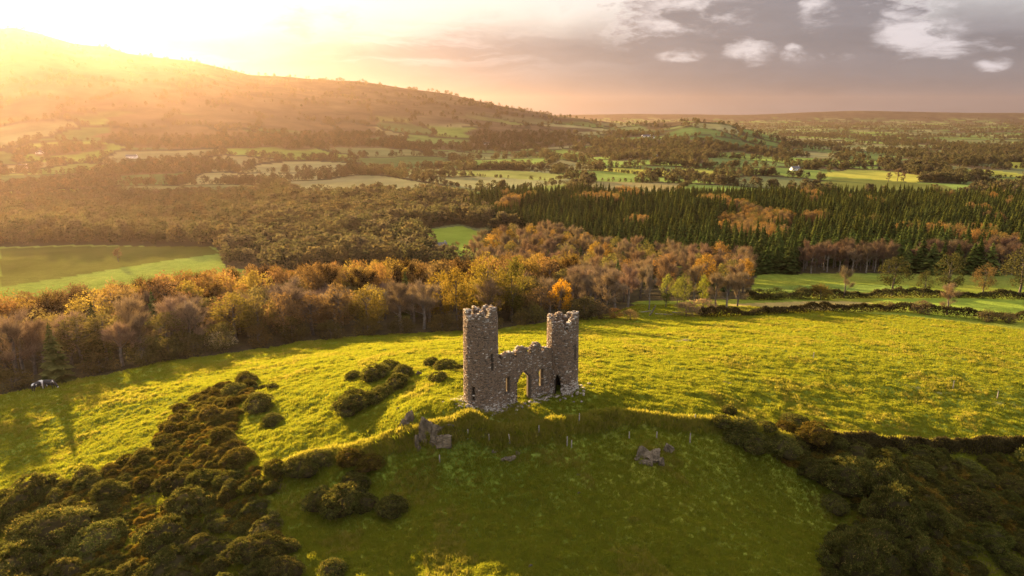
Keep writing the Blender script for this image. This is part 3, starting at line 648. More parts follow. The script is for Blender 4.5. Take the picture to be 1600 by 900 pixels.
def bush_mesh(seed, lumps, n, size=.13, flat=.7):
    """gorse: overlapping billowy mounds clothed in short spiny sprigs; unit radius"""
    r = np.random.default_rng(seed); L = [(0, 0, .25, .72)]
    for i in range(lumps): a = r.uniform(0, 6.28); q = r.uniform(.25, .62); L.append((q * math.cos(a) * 1.25, q * math.sin(a) * .95, r.uniform(.05, .5), r.uniform(.24, .42)))
    L = np.array(L); V = []; Fc = []; C = []; off = 0; ng = 13; nt = 20
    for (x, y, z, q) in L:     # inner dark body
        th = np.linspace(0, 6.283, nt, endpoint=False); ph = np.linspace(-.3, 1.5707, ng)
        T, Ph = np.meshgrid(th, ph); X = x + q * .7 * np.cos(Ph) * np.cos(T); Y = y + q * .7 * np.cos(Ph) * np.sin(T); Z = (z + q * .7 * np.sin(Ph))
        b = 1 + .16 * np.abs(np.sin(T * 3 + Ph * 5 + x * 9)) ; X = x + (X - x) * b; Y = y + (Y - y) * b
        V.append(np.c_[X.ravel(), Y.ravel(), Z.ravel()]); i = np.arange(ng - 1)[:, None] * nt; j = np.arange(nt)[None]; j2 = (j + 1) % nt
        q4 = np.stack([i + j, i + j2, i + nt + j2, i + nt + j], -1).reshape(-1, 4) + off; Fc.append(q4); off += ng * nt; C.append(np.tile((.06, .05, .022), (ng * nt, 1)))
    Q = np.concatenate(Fc); Tq = np.concatenate([Q[:, :3], Q[:, [0, 2, 3]]])
    m = int(n / 24); k = r.choice(len(L), m, p=L[:, 3] ** 2 / (L[:, 3] ** 2).sum()); d = r.normal(0, 1, (m, 3)); d[:, 2] = np.abs(d[:, 2]); d /= np.linalg.norm(d, axis=1)[:, None]
    Q0 = L[k, :3] + d * (L[k, 3] * r.uniform(.84, 1.02, m))[:, None]; dd = np.min([np.linalg.norm(Q0 - l[:3], axis=1) - l[3] * .8 for l in L], axis=0); Q0 = Q0[dd > 0]; d0 = d[dd > 0]; m = len(Q0)
    cr = r.uniform(.5, 1.7, m) * size * 1.3; c0 = (.55 + .8 * r.random(m)); k = r.integers(0, m, n); wild = r.random(n) < .16; e = r.normal(0, 1, (n, 3)); e /= np.linalg.norm(e, axis=1)[:, None]; e = e + d0[k] * .9 + np.array((0, 0, .35)); e /= np.linalg.norm(e, axis=1)[:, None]
    P = Q0[k] + e * (cr[k] * r.uniform(.55, 1, n) * np.where(wild, 1.45, 1))[:, None]
    lv, lf = leaves(r, P, size * .72, e, .25, .5)
    tone = c0[k] * r.uniform(.7, 1.3, n)
    c = np.array((.084, .088, .022)) * tone[:, None]; y_ = r.random(n) < .10; c[y_] = np.array((.22, .17, .05)) * r.uniform(.7, 1.2, y_.sum())[:, None]
    V = np.concatenate(V + [lv]); V[:, 2] *= flat; C = np.concatenate(C + [np.repeat(c, 3, 0)])
    return mesh_np('gorse_bush', V, np.concatenate([Tq, lf + off]), [M['gorse']], C)
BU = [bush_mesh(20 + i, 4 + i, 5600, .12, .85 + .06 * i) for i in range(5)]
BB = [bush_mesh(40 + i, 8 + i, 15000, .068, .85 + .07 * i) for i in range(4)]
def bush(px, py, wpx, label, group=None, col_=(1, 1, 1), hk=1.0, big=None, i=[0]):
    """px, py: the foot of the bush; wpx its width"""
    x, y, z = at(px, py); d = pix(x, y, z)[2]; s = wpx / F * d / 2 * 1.12; i[0] += 1
    me = (BB if (s > 1.5 if big is None else big) else BU); me = me[i[0] % len(me)]
    o = link('gorse_bush', me, None, (x, y, z - .12 * s), random.uniform(0, 6.28), (s * random.uniform(.9, 1.1), s * random.uniform(.9, 1.1), s * hk)); o.color = (*col_, 1)
    return tag(o, label, 'bush', group)
singles = [
 (502,790,62,'wide gorse bush at the left end of the clump in the shaded hollow'),(535,795,80,'largest gorse bush in the middle of the clump in the shaded hollow'),(570,793,50,'gorse bush between the largest one and the round one in the hollow'),(612,800,62,'round dark gorse bush at the right end of the clump in the hollow'),
 (520,893,46,'lone round gorse bush low in the grass by itself'),(555,762,50,'gorse bush tucked behind the clump in the hollow'),
 (545,722,46,'twiggy brown bush on the bank above the gorse clump'),(580,728,50,'twiggy bush at the right end of the bushes on the bank'),(500,722,50,'gorse bush on the bank above the wide one'),(470,738,60,'gorse bush on the bank nearest the thicket'),
 (583,590,46,'gorse bush in the middle of the row behind the knoll'),(553,592,36,'trailing low gorse bush starting the row behind the knoll'),(607,578,40,'gorse bush crowning the row behind the knoll'),(630,586,38,'gorse bush beside the pale boulder'),(620,604,42,'gorse bush in front of the pale boulder'),(600,616,36,'olive gorse bush under the one before the pale boulder'),
 (556,636,62,'long dark gorse bush on the sunny slope left of the knoll'),(588,628,34,'gorse bush touching the long dark one on the sunny slope'),
 (674,572,28,'small gorse bush behind the taller tower, farthest of three'),(697,577,44,'wide gorse bush behind the taller tower'),(684,594,32,'round gorse bush standing alone left of the taller tower'),(716,578,20,'tiny gorse bush against the taller tower'),
 (403,640,52,'gorse bush lying apart on the grass right of the thicket tip'),(368,616,50,'gorse bush at the upper tip of the thicket'),(397,609,16,'tiny bush right of the thicket tip'),(412,608,16,'small bush in a row of dots beyond the thicket tip'),(427,607,18,'last small bush in the row beyond the thicket tip'),
 (427,660,40,'low dull bush on the grass beside the thicket'),(1139,646,26,'upright gorse bush standing on its own by the far bank end'),(1128,664,40,'gorse bush on the bank below the upright one'),(1163,668,38,'gorse bush behind the bank right of the upright one'),(1200,672,30,'low gorse bush between two larger ones behind the bank'),
 (1243,668,52,'rounded gorse bush topping the group at the hedge start'),(1228,678,44,'brownish gorse bush below the topping one'),(1273,684,58,'reddish brown gorse bush at the hedge start'),(1305,696,42,'gorse bush where the hedge begins'),(1180,700,60,'dark gorse bush under the bank end'),(1222,706,60,'dark gorse bush left under the hedge'),(1150,690,36,'gorse bush clinging to the bank end'),
 (1320,760,90,'big gorse bush with golden top at the upper left of the lower thicket'),(1372,768,90,'big gorse bush beside the upper left one in the lower thicket'),(1305,795,50,'dark gorse bush below the upper left one'),(1395,820,100,'broad gorse bush with lit crest in the middle of the lower thicket'),(1450,826,80,'gorse bush right of the broad crested one'),
 (1370,862,90,'gorse bush beneath the broad crested one'),(1335,893,110,'great dark round gorse bush at the lower left of the lower thicket'),(1430,880,80,'gorse bush with yellow tips in front of the lower thicket'),(1310,850,40,'pale topped bush left of the dark round one'),
]
SW = []
for a in singles:
    tint = (.95, .75, .62) if 'brown' in a[3] or 'twiggy' in a[3] else (1, 1, 1)
    o = bush(*a, col_=tint, hk=1.2 if 'lower thicket' in a[3] or 'crest' in a[3] else (.95 if a[2] > 60 else .85)); SW.append((o.location.x, o.location.y, o.scale.x))
def fill(P, n, smin, smax, label, group, keep=None, seed=1, tint=(1, 1, 1), maxtry=12000, gap=.55):
    r = np.random.default_rng(seed); A = np.array(P); out = []
    X = r.uniform(A[:, 0].min(), A[:, 0].max(), maxtry); Y = r.uniform(A[:, 1].min(), A[:, 1].max(), maxtry); S_ = r.uniform(smin, smax, maxtry) * (.45 + .75 * r.random(maxtry) ** 1.6)
    m = inpoly(X, Y, P) & (Y > 30) & (fbm(X / 3.2 + 5, Y / 3.2, 3) > (.34 if seed != 3 else .30)); X, Y, S_ = X[m], Y[m], S_[m]; Z = H(X, Y); PX, PY, _d = pix(X, Y, Z); m = (PX > -60) & (PX < 1660) & (PY < 990)
    if keep: m &= keep(PX, PY)
    for x, y, z, s, p in zip(X[m].tolist(), Y[m].tolist(), Z[m].tolist(), S_[m].tolist(), zip(PX[m].tolist(), PY[m].tolist())):
        if any((x - a) ** 2 + (y - b) ** 2 < ((s + c) * gap) ** 2 for a, b, c in SW): continue
        SW.append((x, y, s)); me = (BB if s > 1.3 else BU); me = me[r.integers(len(me))]
        o = link('gorse_bush', me, None, (x, y, z - .15 * s), r.uniform(0, 6.28), (s * r.uniform(.8, 1.3), s * r.uniform(.75, 1.1), s * r.uniform(.55, 1.1))); f = r.uniform(.75, 1.2); o.color = (tint[0] * f, tint[1] * f * r.uniform(.9, 1.05), tint[2] * f, 1)
        q_ = pick(s, (smin + (smax - smin) * .35, smin + (smax - smin) * .6, 9e9), ('small', 'middling', 'large')); t_ = 'dark' if f < .88 else ('pale' if f > 1.07 else 'dull')
        tag(o, f'{q_} {t_} gorse bush {label(p[0], p[1])}', 'bush', group); out.append(o)
        if len(out) >= n: break
    print(group, len(out)); return out
def upper(px, py): return py < 745
def lower(px, py): return (py >= 745) & ~((px > 200) & (px < 262) & (py > 770) & (py < 850))
def where_up(px, py): return pick(py, (625, 645, 665, 690, 715, 999), ('at the upper thicket tip', 'just below the thicket tip', 'in the narrow thicket neck', 'halfway down the thicket neck', 'where the thicket neck widens', 'at the thicket neck foot')) + pick(px, (300, 345, 390, 9e9), (' by the sunny field', ', left of centre', ', right of centre', ' by the green slope'))
def where_low(px, py): return pick(px, (40, 100, 170, 240, 310, 380, 9e9), ('at the left frame edge', 'near the left edge', 'under the sunny field', 'by the bare patch', 'right of the bare patch', 'below the thicket neck', 'beside the shaded hollow')) + pick(py, (775, 805, 840, 875, 9e9), (', top side', ', upper middle', ', middle', ', lower middle', ', bottom side'))
def where_r(px, py): return pick(px, (1240, 1300, 1360, 1420, 1490, 1560, 9e9), ('under the bank end', 'at the shaded slope edge', 'below the hedge start', 'below the golden topped bush', 'amid the shaded thicket', 'near the right frame edge', 'at the right frame edge')) + pick(py, (720, 750, 785, 825, 870, 9e9), (' against the hedge', ' just under the hedge', ' high in the hollow', ' in mid hollow', ' low in the hollow', ' at the bottom'))
fill(THK, 88, 1.2, 2.5, where_up, 'gorse bushes of the upper thicket', upper, 1, (1.05, .95, .85))
fill(THK, 92, 1.8, 3.8, where_low, 'gorse bushes of the wide thicket', lower, 2)
fill(THK2, 78, 1.8, 3.6, where_r, 'gorse bushes of the shaded thicket', None, 3, (.9, .92, .85))

def undergrowth():
    r = np.random.default_rng(91); pts = []
    for P in (THK, THK2):
        A = np.array(P); X = r.uniform(A[:, 0].min(), A[:, 0].max(), 16000); Y = r.uniform(A[:, 1].min(), A[:, 1].max(), 16000); m = inpoly(X, Y, P) & (Y > 40) & (vnoise(X / 3, Y / 3) > .28); pts.append(np.c_[X[m], Y[m]][:4300])
    p = np.concatenate(pts); n = len(p); q = []
    for k, c in enumerate(((1, 1, 1), (1.1, .95, .8), (1.7, 1.2, .9))):
        me = BU[k].copy(); me.name = 'gorse_sprig'; a = me.color_attributes['Col']; b = np.empty(len(me.vertices) * 4, np.float32); a.data.foreach_get('color', b); b = b.reshape(-1, 4); b[:, :3] *= np.array(c); a.data.foreach_set('color', b.ravel()); q.append(bpy.data.objects.new('gorse_sprig', me))
    instancer('gorse_undergrowth', np.c_[p, H(p[:, 0], p[:, 1]) - .1], r.uniform(0, 6.28, n), r.uniform(.25, .6, n), r.integers(0, 3, n), q, 'low brown gorse and bracken growing between the thicket bushes')
undergrowth()

def strip(name, pts, hw, hh, dens, label, cat, color, seed, size=.22, base=.0, mat='gorse'):
    """a hedge: leaves massed along a line on the ground"""
    r = np.random.default_rng(seed); P = np.array(pts); L = np.r_[0, np.cumsum(np.hypot(*np.diff(P, axis=0).T))]
    n = int(L[-1] * dens); t = r.uniform(0, L[-1], n); x = np.interp(t, L, P[:, 0]); y = np.interp(t, L, P[:, 1])
    k = np.clip(np.searchsorted(L, t) - 1, 0, len(P) - 2); d = (P[k + 1] - P[k]); d = d / np.linalg.norm(d, axis=1)[:, None]
    hgt = hh * (.35 + .8 * vnoise(t / (hh * 2.2), t * 0 + seed) + .45 * vnoise(t / (hh * .7), t * 0 + seed + 9)) ; a = r.uniform(0, 3.1416, n); q = r.uniform(.75, 1, n)
    off = np.cos(a) * hw * q * (.5 + .5 * vnoise(t / 3 + 5, t * 0) + .5 * r.random(n) ** 3); x = x - d[:, 1] * off; y = y + d[:, 0] * off; z = H(x, y) + base + np.abs(np.sin(a)) ** .7 * hgt * q
    out = np.c_[-d[:, 1] * np.cos(a), d[:, 0] * np.cos(a), np.sin(a)]
    V, Fc = leaves(r, np.c_[x, y, z], size, out, .3, .6); c = np.array(color) * (r.uniform(.6, 1.4, n) * (.6 + .8 * vnoise(t / 2, z)))[:, None]
    return tag(link(name, mesh_np(name, V, Fc, [M[mat]], np.repeat(c, 3, 0))), label, cat)
strip('hedge', wpoly([(1245,694),(1300,698),(1350,697),(1420,697),(1500,699),(1600,701)]) + [(95, 76)], .9, .8, 900, 'long dark hedge running along the bottom edge of the right pasture', 'hedge', (.05, .042, .018), 60)
strip('hedge', [ray_at_z(*p)[:2] for p in ((1095,497,-19.6),(1230,490,-20.3),(1300,487,-20.7),(1420,487,-21),(1500,496,-21),(1545,501,-21),(1640,507,-21))], 1.3, 2.0, 220, 'uneven gorse hedge along the far edge of the right pasture', 'hedge', (.06, .05, .022), 61, .4)
strip('hedge', [ray_at_z(*p)[:2] for p in ((1165,469,-24),(1290,466,-24.5),(1480,463,-25),(1640,463,-25))], 1.4, 2.2, 200, 'dark hedge beyond the straw coloured field', 'hedge', (.055, .05, .022), 62, .45)

# --- trees
def bl_tree(seed, h, w_, n, size, kind='leaf', c0=(.2, .1, .02), clump=46, low=.18):
    """trunk with limbs, and crown; kinds: leaf (clumps of leaves), wisp (upright twigs with thin leaves), bare (twigs only)"""
    r = np.random.default_rng(seed); V = []; Fc = []; off = 0; pts = []
    def add(vf):
        nonlocal off
        V.extend(vf[0]); Fc.extend([tuple(a + off for a in f) for f in vf[1]]); off += len(vf[0])
    tr = h * .022; add(tube([(0, 0, -.4), (.02 * h, 0, h * .25), (0, .02 * h, h * .55), (.01 * h, 0, h * .85)], [tr * 1.3, tr, tr * .65, tr * .15]))
    limbs = []
    for i in range(9):
        z = h * r.uniform(low, .7); a = i * 2.4 + r.uniform(-.4, .4); q = w_ * r.uniform(.5, .95) * (1.05 - .5 * z / h); e = h * r.uniform(.12, .3)
        p0 = np.array((0, 0, z)); p1 = np.array((q * .5 * math.cos(a), q * .5 * math.sin(a), z + e * .45)); p2 = np.array((q * math.cos(a), q * math.sin(a), min(z + e, h * .93)))
        add(tube([p0, p1, p2], [tr * .5, tr * .3, tr * .08], 4)); limbs.append((p0, p1, p2))
    trunk = mesh_np('trunk', V, Fc, [M['palebark' if kind == 'bare' and seed % 2 else 'bark']])
    if kind == 'leaf':
        cl = []
        while len(cl) < clump:
            d = r.normal(0, 1, 3); d /= np.linalg.norm(d); q = r.uniform(.45, 1) ** .6; z = low + (1 - low) * (.5 + .5 * d[2] * q); wz = math.sin(math.pi * min(1, max(0.02, (z - low) / (1 - low))) ** .8) ** .6
            cl.append((d[0] * q * w_ * (.45 + .55 * wz), d[1] * q * w_ * (.45 + .55 * wz), z * h, w_ * r.uniform(.2, .36)))
        cl = np.array(cl); k = r.integers(0, len(cl), n); d = r.normal(0, 1, (n, 3)); d /= np.linalg.norm(d, axis=1)[:, None]
        P = cl[k, :3] + d * (cl[k, 3] * r.uniform(.5, 1.05, n))[:, None]; P[:, 2] = np.maximum(P[:, 2], h * low * .4)
        v, f = leaves(r, P, size, d, .1, .8); t = ((.55 + .9 * r.random(len(cl))) if seed < 200 else (.85 + .3 * r.random(len(cl))))[k] * r.uniform(.7, 1.3, n)
        hue = np.array(c0)[None] + r.uniform(-.25, .25, (n, 1)) * np.array((.6, .9, .2)) * np.array(c0); c = hue * t[:, None]; mat = M['leaf']
    else:
        m = 90 if kind == 'bare' else 80; bp = []
        for i in range(m):
            L = limbs[r.integers(len(limbs))]; s = r.uniform(.2, 1); p = L[1] * (1 - s) + L[2] * s if r.random() < .75 else np.array((r.normal(0, .05) * w_, r.normal(0, .05) * w_, h * r.uniform(.5, .9))); bp.append(p)
        bp = np.array(bp); k = r.integers(0, m, n); P0 = bp[k] + r.normal(0, .10, (n, 3)) * w_
        out = np.c_[P0[:, 0], P0[:, 1], np.full(n, 1.0 * w_) + r.normal(0, .3, n) * w_]; out /= np.linalg.norm(out, axis=1)[:, None]; out = out * .9 + r.normal(0, .33, (n, 3)); out /= np.linalg.norm(out, axis=1)[:, None]
        ln = (h * r.uniform(.06, .16, n))[:, None]; s = np.cross(out, r.normal(0, 1, (n, 3))); s /= np.linalg.norm(s, axis=1)[:, None]; ww = .028 * h / 12
        v = np.stack([P0 - s * ww, P0 + s * ww, P0 + out * ln], 1); c = np.tile(np.array((.125, .112, .095)), (n, 1)) * r.uniform(.6, 1.3, (n, 1))
        if kind == 'wisp':
            g = r.random(n) < .8; P = (P0 + out * ln * r.uniform(.3, 1.1, (n, 1)))[g]; lv, lf = leaves(r, P, size, out[g], .2, .7); cc = np.array(c0) * r.uniform(.55, 1.45, (g.sum(), 1)); v = np.concatenate([v.reshape(-1, 3), lv]).reshape(-1, 3, 3); c = np.concatenate([c, cc])
        n = len(v); v = v.reshape(-1, 3); f = np.arange(3 * n).reshape(-1, 3); mat = M['twig']
    crown = mesh_np('crown', v, f, [mat], np.repeat(np.clip(c, .01, .9), 3, 0)); return trunk, crown
def con_tree(seed, h, w_, tiers=15, br=11, c0=(.045, .06, .022), shag=.0):
    r = np.random.default_rng(seed); V = []; Fc = []; C = []
    for t in range(tiers):
        f = t / (tiers - 1); z = h * (.08 + .86 * f); q = w_ * (1 - f) ** .85 + .12 * w_ * (1 - f) + .05
        for b in range(br):
            a = b * 6.283 / br + r.uniform(-.35, .35) + t; l = q * r.uniform(.65, 1.15); dr = l * r.uniform(.15, .5) - h * .02; wd = l * .34 + .08
            x, y = math.cos(a), math.sin(a); zz = z + r.uniform(-.03, .03) * h; i = len(V)
            V += [(0, 0, zz + h * .045), (x * l * .6 - y * wd, y * l * .6 + x * wd, zz - dr * .5), (x * l, y * l, zz - dr), (x * l * .6 + y * wd, y * l * .6 - x * wd, zz - dr * .5)]
            for m in range(2):
                s = r.uniform(.5, .95); i2 = len(V) ; V += [(x * l * s, y * l * s, zz - dr * s + .25 * h / 14), (x * l * s - y * wd * r.uniform(.3, 1), y * l * s + x * wd * r.uniform(.3, 1), zz - dr * s - .2), (x * l * s * 1.15 + y * wd * .3, y * l * s * 1.15 - x * wd * .3, zz - dr * s - .1)]; Fc.append((i2, i2 + 1, i2 + 2))
                C += [np.array(c0) * r.uniform(.6, 1.7)] * 3 if m == 0 else [np.array(c0) * r.uniform(.5, 1.4)] * 3
            C[-6:-6] = [np.array(c0) * r.uniform(.6, 1.4) * k_ for k_ in (.6, 1, 1.3, 1)]
            Fc += [(i, i + 1, i + 2), (i, i + 2, i + 3)]
    V += [(-.1, 0, h * .9), (.1, 0, h * .9), (0, 0, h * 1.02)]; Fc.append((len(V) - 3, len(V) - 2, len(V) - 1)); C += [np.array(c0)] * 3
    crown = mesh_np('crown', V, Fc, [M['needle']], np.array(C)); tv, tf = tube([(0, 0, -.5), (0, 0, h * .5), (0, 0, h * .97)], [h * .016, h * .01, .02], 5)
    return mesh_np('trunk', tv, tf, [M['bark']]), crown
OR, OL, YE, RU, GR = (.18, .11, .04), (.115, .10, .036), (.19, .138, .036), (.145, .095, .045), (.10, .13, .025)
LEAFY = [bl_tree(100 + i, 12, 4.0 + .5 * (i % 3), 3000, .34, 'leaf', (1, 1, 1)) for i in range(5)]
WISP = [bl_tree(120 + i, 12, 3.0, 2400, .24, 'wisp', (1., 1., 1.)) for i in range(4)]
BARE = [bl_tree(140 + i, 12, 3.6, 2600, .2, 'bare') for i in range(4)]
CONI = [con_tree(160 + i, (14, 13, 14.5, 11)[i], (2.6, 3.4, 3.0, 3.9)[i], (15, 13, 17, 12)[i], (11, 12, 10, 13)[i]) for i in range(4)]
SCRUB = [bl_tree(180 + i, 5, 3.2, 2600, .26, 'leaf', (1, 1, 1), 40, .02) for i in range(3)]
TREES = []
def tree(name, label, cat, proto, x, y, s, sw, color, group=None, z=None):
    r_ = bpy.data.objects.new(name, None); col.objects.link(r_); r_.location = (x, y, Hs(x, y) if z is None else z); r_.rotation_euler.z = random.uniform(0, 6.28); r_.scale = (sw, sw, s)
    a = link('trunk', proto[0], r_); b = link('crown', proto[1], r_); b.color = (*color, 1); tag(r_, label, cat, group); TREES.append((x, y)); return r_
def tree_px(name, label, cat, proto, px, py, hpx, wk, color, h0=12.):
    x, y, z = at(px, py); d = pix(x, y, z)[2]; s = hpx / F * d / .97 / h0; return tree(name, label, cat, proto, x, y, s, s * wk, color, None, z)
def jit(c, k=.2): f = random.uniform(1 - k, 1 + k); return tuple(v * f * random.uniform(.93, 1.07) for v in c)
# single trees that can be picked out
tree_px('conifer_tree', 'dark pointed conifer at the wood edge beside the cows', 'tree', CONI[2], 90, 597, 92, 1.25, (1.3, 1.0, .8), 14)
tree_px('autumn_tree', 'bright orange yellow tree at the wood edge behind the shorter tower', 'tree', LEAFY[1], 876, 497, 58, .85, (.50, .27, .02))
tree_px('autumn_tree', 'broad olive tree rising over the wood behind the taller tower', 'tree', LEAFY[2], 762, 505, 104, .80, (.16, .125, .022))
tree_px('autumn_tree', 'dark green crowned tree next to the broad olive one behind the taller tower', 'tree', LEAFY[3], 800, 503, 100, .66, (.10, .095, .02))
tree_px('autumn_tree', 'rusty olive tree left of the broad olive one', 'tree', LEAFY[0], 715, 512, 92, .8, (.17, .12, .022))
tree_px('autumn_tree', 'yellow flecked tree in front of the rusty olive one', 'tree', LEAFY[4], 690, 508, 80, .8, (.22, .16, .022))
tree_px('silver_bush', 'pale silvery bush shining at the wood edge', 'bush', SCRUB[0], 346, 543, 24, 1.5, (.50, .44, .30), 5)
tree_px('bare_tree', 'tall pale bare snag standing in the gap right of the ruin', 'tree', BARE[1], 1014, 484, 70, .55, (1.2, 1.1, 1.))
tree_px('bare_tree', 'round headed leafless tree standing in the far pasture hedge', 'tree', BARE[0], 1479, 492, 48, 1.15, (1.5, 1.2, .9))
tree_px('bare_tree', 'spreading leafless tree beyond the straw field', 'tree', BARE[2], 1318, 466, 48, .9, (1.3, 1.2, .9))
tree_px('pine_tree', 'broad dark pine right of the spreading leafless tree', 'tree', LEAFY[0], 1394, 462, 60, 1.05, (.05, .052, .02))
tree_px('pine_tree', 'tall dark pine with ragged crown beyond the hedge', 'tree', LEAFY[3], 1480, 460, 64, 1.0, (.05, .052, .02))
tree_px('pine_tree', 'smaller pine between the two broad dark ones', 'tree', LEAFY[1], 1443, 464, 40, .8, (.05, .052, .02))
tree_px('pine_tree', 'very dark pine at the right edge beyond the hedge', 'tree', LEAFY[4], 1592, 462, 74, 1.0, (.055, .055, .022))
tree_px('pine_tree', 'reddish brown tree between the tall pine and the right edge', 'tree', LEAFY[2], 1536, 460, 46, .9, (.12, .085, .04))
for px, py, hp, c, lab in ((1040, 480, 52, (.12, .135, .03), 'ivy green tree first in the lit row right of the ruin'), (1068, 480, 50, (.115, .125, .03), 'ivy green tree second in the lit row right of the ruin'), (1058, 476, 40, (.15, .165, .03), 'shorter yellow green tree between two ivy green ones'), (1097, 478, 46, (.18, .20, .03), 'lightest yellow green tree in the lit row')):
    tree_px('ivy_tree', lab, 'tree', LEAFY[(px // 7) % 5], px, py, hp, .6, c)
for px, py, hp, lab in ((1118, 481, 56, 'grey twiggy tree just right of the lit green row'), (1135, 480, 58, 'domed grey bare tree in the row near the straw field'), (1152, 479, 54, 'last grey bare tree of the row by the straw field'), (1085, 472, 60, 'grey bare tree behind the lightest green one')):
    tree_px('bare_tree', lab, 'tree', BARE[px % 4], px, py, hp, 1.0, (1.4, 1.2, .9))
for px, py, hp, k, c, lab in ((960, 498, 16, 1.3, (.22, .13, .05), 'rusty bracken bush at the wood corner'), (985, 500, 15, 1.4, (.24, .17, .08), 'tawny scrub bush next to the rusty bracken'), (1072, 494, 20, 1.5, (.20, .15, .10), 'pinkish twiggy scrub beside the fallen logs'), (1098, 492, 24, 1.5, (.21, .15, .10), 'taller pinkish scrub at the start of the far hedge'),
        (912, 500, 34, 1.1, (.08, .07, .03), 'dark bush at the foot of the bright orange tree'), (935, 499, 26, 1.2, (.12, .09, .05), 'brown bush next to the dark bush by the wood corner'),
        (1185, 468, 16, 1.4, (.09, .08, .03), 'rounded bush first in the hedge beyond the straw field'), (1212, 468, 18, 1.3, (.10, .11, .03), 'olive bush second in the hedge beyond the straw field'), (1252, 467, 18, 1.3, (.08, .08, .03), 'dark bush third in the hedge beyond the straw field'), (1282, 468, 22, 1.3, (.14, .11, .03), 'golden topped bush left of the spreading leafless tree'),
        (1440, 490, 20, 1.4, (.13, .10, .06), 'brown bush left of the round headed leafless tree'), (1545, 503, 18, 1.3, (.12, .10, .05), 'domed bush in the far pasture hedge near the right edge'), (1575, 505, 16, 1.2, (.12, .10, .05), 'smaller domed bush at the end of the far pasture hedge'), (1385, 486, 14, 1.5, (.12, .09, .05), 'low brown bush midway in the far pasture hedge')):
    tree_px('scrub_bush', lab, 'bush', SCRUB[px % 3], px, py, hp, k, c, 5)

def scatter(P, n, gap, seed, keep=None, tries=40000):
    r = np.random.default_rng(seed); A = np.array(P); X = r.uniform(A[:, 0].min(), A[:, 0].max(), tries); Y = r.uniform(A[:, 1].min(), A[:, 1].max(), tries); m = inpoly(X, Y, P); X = X[m]; Y = Y[m]; grid = {}; out = []
    for a, b in TREES: grid.setdefault((int(a // gap), int(b // gap)), []).append((a, b))
    for a, b in zip(X, Y):
        i, j = int(a // gap), int(b // gap); bad = False
        for u in (-1, 0, 1):
            for v in (-1, 0, 1):
                for c, d in grid.get((i + u, j + v), ()):
                    if (a - c) ** 2 + (b - d) ** 2 < gap * gap: bad = True
        if bad or (keep and not keep(a, b)): continue
        grid.setdefault((i, j), []).append((a, b)); out.append((a, b))
        if len(out) >= n: break
    return out
def hue_word(c):
    q = c[1] / c[0]; return 'rusty' if q < .63 else ('orange' if q < .69 else ('golden' if q < .8 else 'olive'))
def wood_zone(px): return pick(px, (-10, 70, 150, 230, 300, 345, 400, 460, 530, 600, 660, 720, 780, 850, 900, 960, 9e9), ('at the left frame edge', 'above the cows', 'right of the dark pointed conifer', 'far left of the silvery bush', 'left of the silvery bush', 'beside the silvery bush', 'right of the silvery bush', 'well right of the silvery bush', 'midway from silvery bush to ruin', 'above the row of gorse', 'left of the ruin', 'left of the taller tower', 'behind the taller tower', 'behind the gateway', 'behind the shorter tower', 'right of the shorter tower', 'in front of the mixed wood'))
def deep(e): return pick(e, (12, 22, 34, 46, 60, 9e9), ('in the first row', 'in the second row', 'in the third row', 'in the fourth row', 'in the fifth row', 'at the very back'))
def tall(v, a, b): return 'small' if v < a else ('tall' if v > b else 'middling')
EP = np.array(edge)
wp = scatter(WOOD, 430, 4.2, 8); cnt = [0, 0, 0, 0, 0]
for x, y in wp:
    z = Hs(x, y); px, py, d = pix(x, y, z)
    if px < -70: continue
    e = float(poly_dist(np.array([x]), np.array([y]), EP)[0][0]); t = fbm(np.array([x / 22 + 4]), np.array([y / 22]), 2)[0]
    back = e > 34; u = random.random()
    Z_ = wood_zone(px); W_ = deep(e)
    if e < 5:
        sz = random.uniform(.6, 1.1); c = jit(random.choice([(.10, .075, .03), (.12, .095, .03), (.09, .08, .03)]))
        tree('scrub_bush', f'{tall(sz, .77, .93)} tangled {hue_word(c)} bush at the foot, wood {Z_}', 'bush', SCRUB[random.randrange(3)], x, y, sz, random.uniform(.8, 1.1), c, 'bushes at the wood foot')
    elif u < .07 and not back and not 690 < px < 820:
        sz = random.uniform(.65, .9); tree('conifer_tree', f'{tall(sz, .73, .82)} dark conifer {W_}, autumn wood {Z_}', 'tree', CONI[random.randrange(4)], x, y, sz, random.uniform(.9, 1.2), jit((1.2, 1.05, .8)), 'conifers inside the autumn wood'); cnt[3] += 1
    elif back and px < 900:
        sz = random.uniform(1.0, 1.25); c = jit(random.choice([OR, OR, RU, YE])); tree('autumn_tree', f'{tall(sz, 1.08, 1.17)} {hue_word(c)} tree {W_}, wood {Z_}', 'tree', (WISP + LEAFY)[random.randrange(9)], x, y, sz, random.uniform(.95, 1.25), c, 'autumn trees at the back of the wood'); cnt[0] += 1
    elif u < .55 or px > 880:
        sz = random.uniform(.72, 1.0); tree('bare_tree', f'{tall(sz, .82, .91)} mauve brown leafless tree {W_}, wood {Z_}', 'tree', BARE[random.randrange(4)], x, y, sz, random.uniform(.95, 1.3), jit((1.3, 1.08, .92)), 'leafless trees of the wood'); cnt[1] += 1
    else:
        sz = random.uniform(.65, .95); c = jit(random.choice([OL, OL, RU, (.17, .13, .03)])); tree('autumn_tree', f'{tall(sz, .75, .85)} {hue_word(c)} leaved tree {W_}, wood {Z_}', 'tree', LEAFY[random.randrange(5)], x, y, sz, random.uniform(.9, 1.2), c, 'leafy trees in front of the wood'); cnt[2] += 1
print('wood', len(wp), cnt)
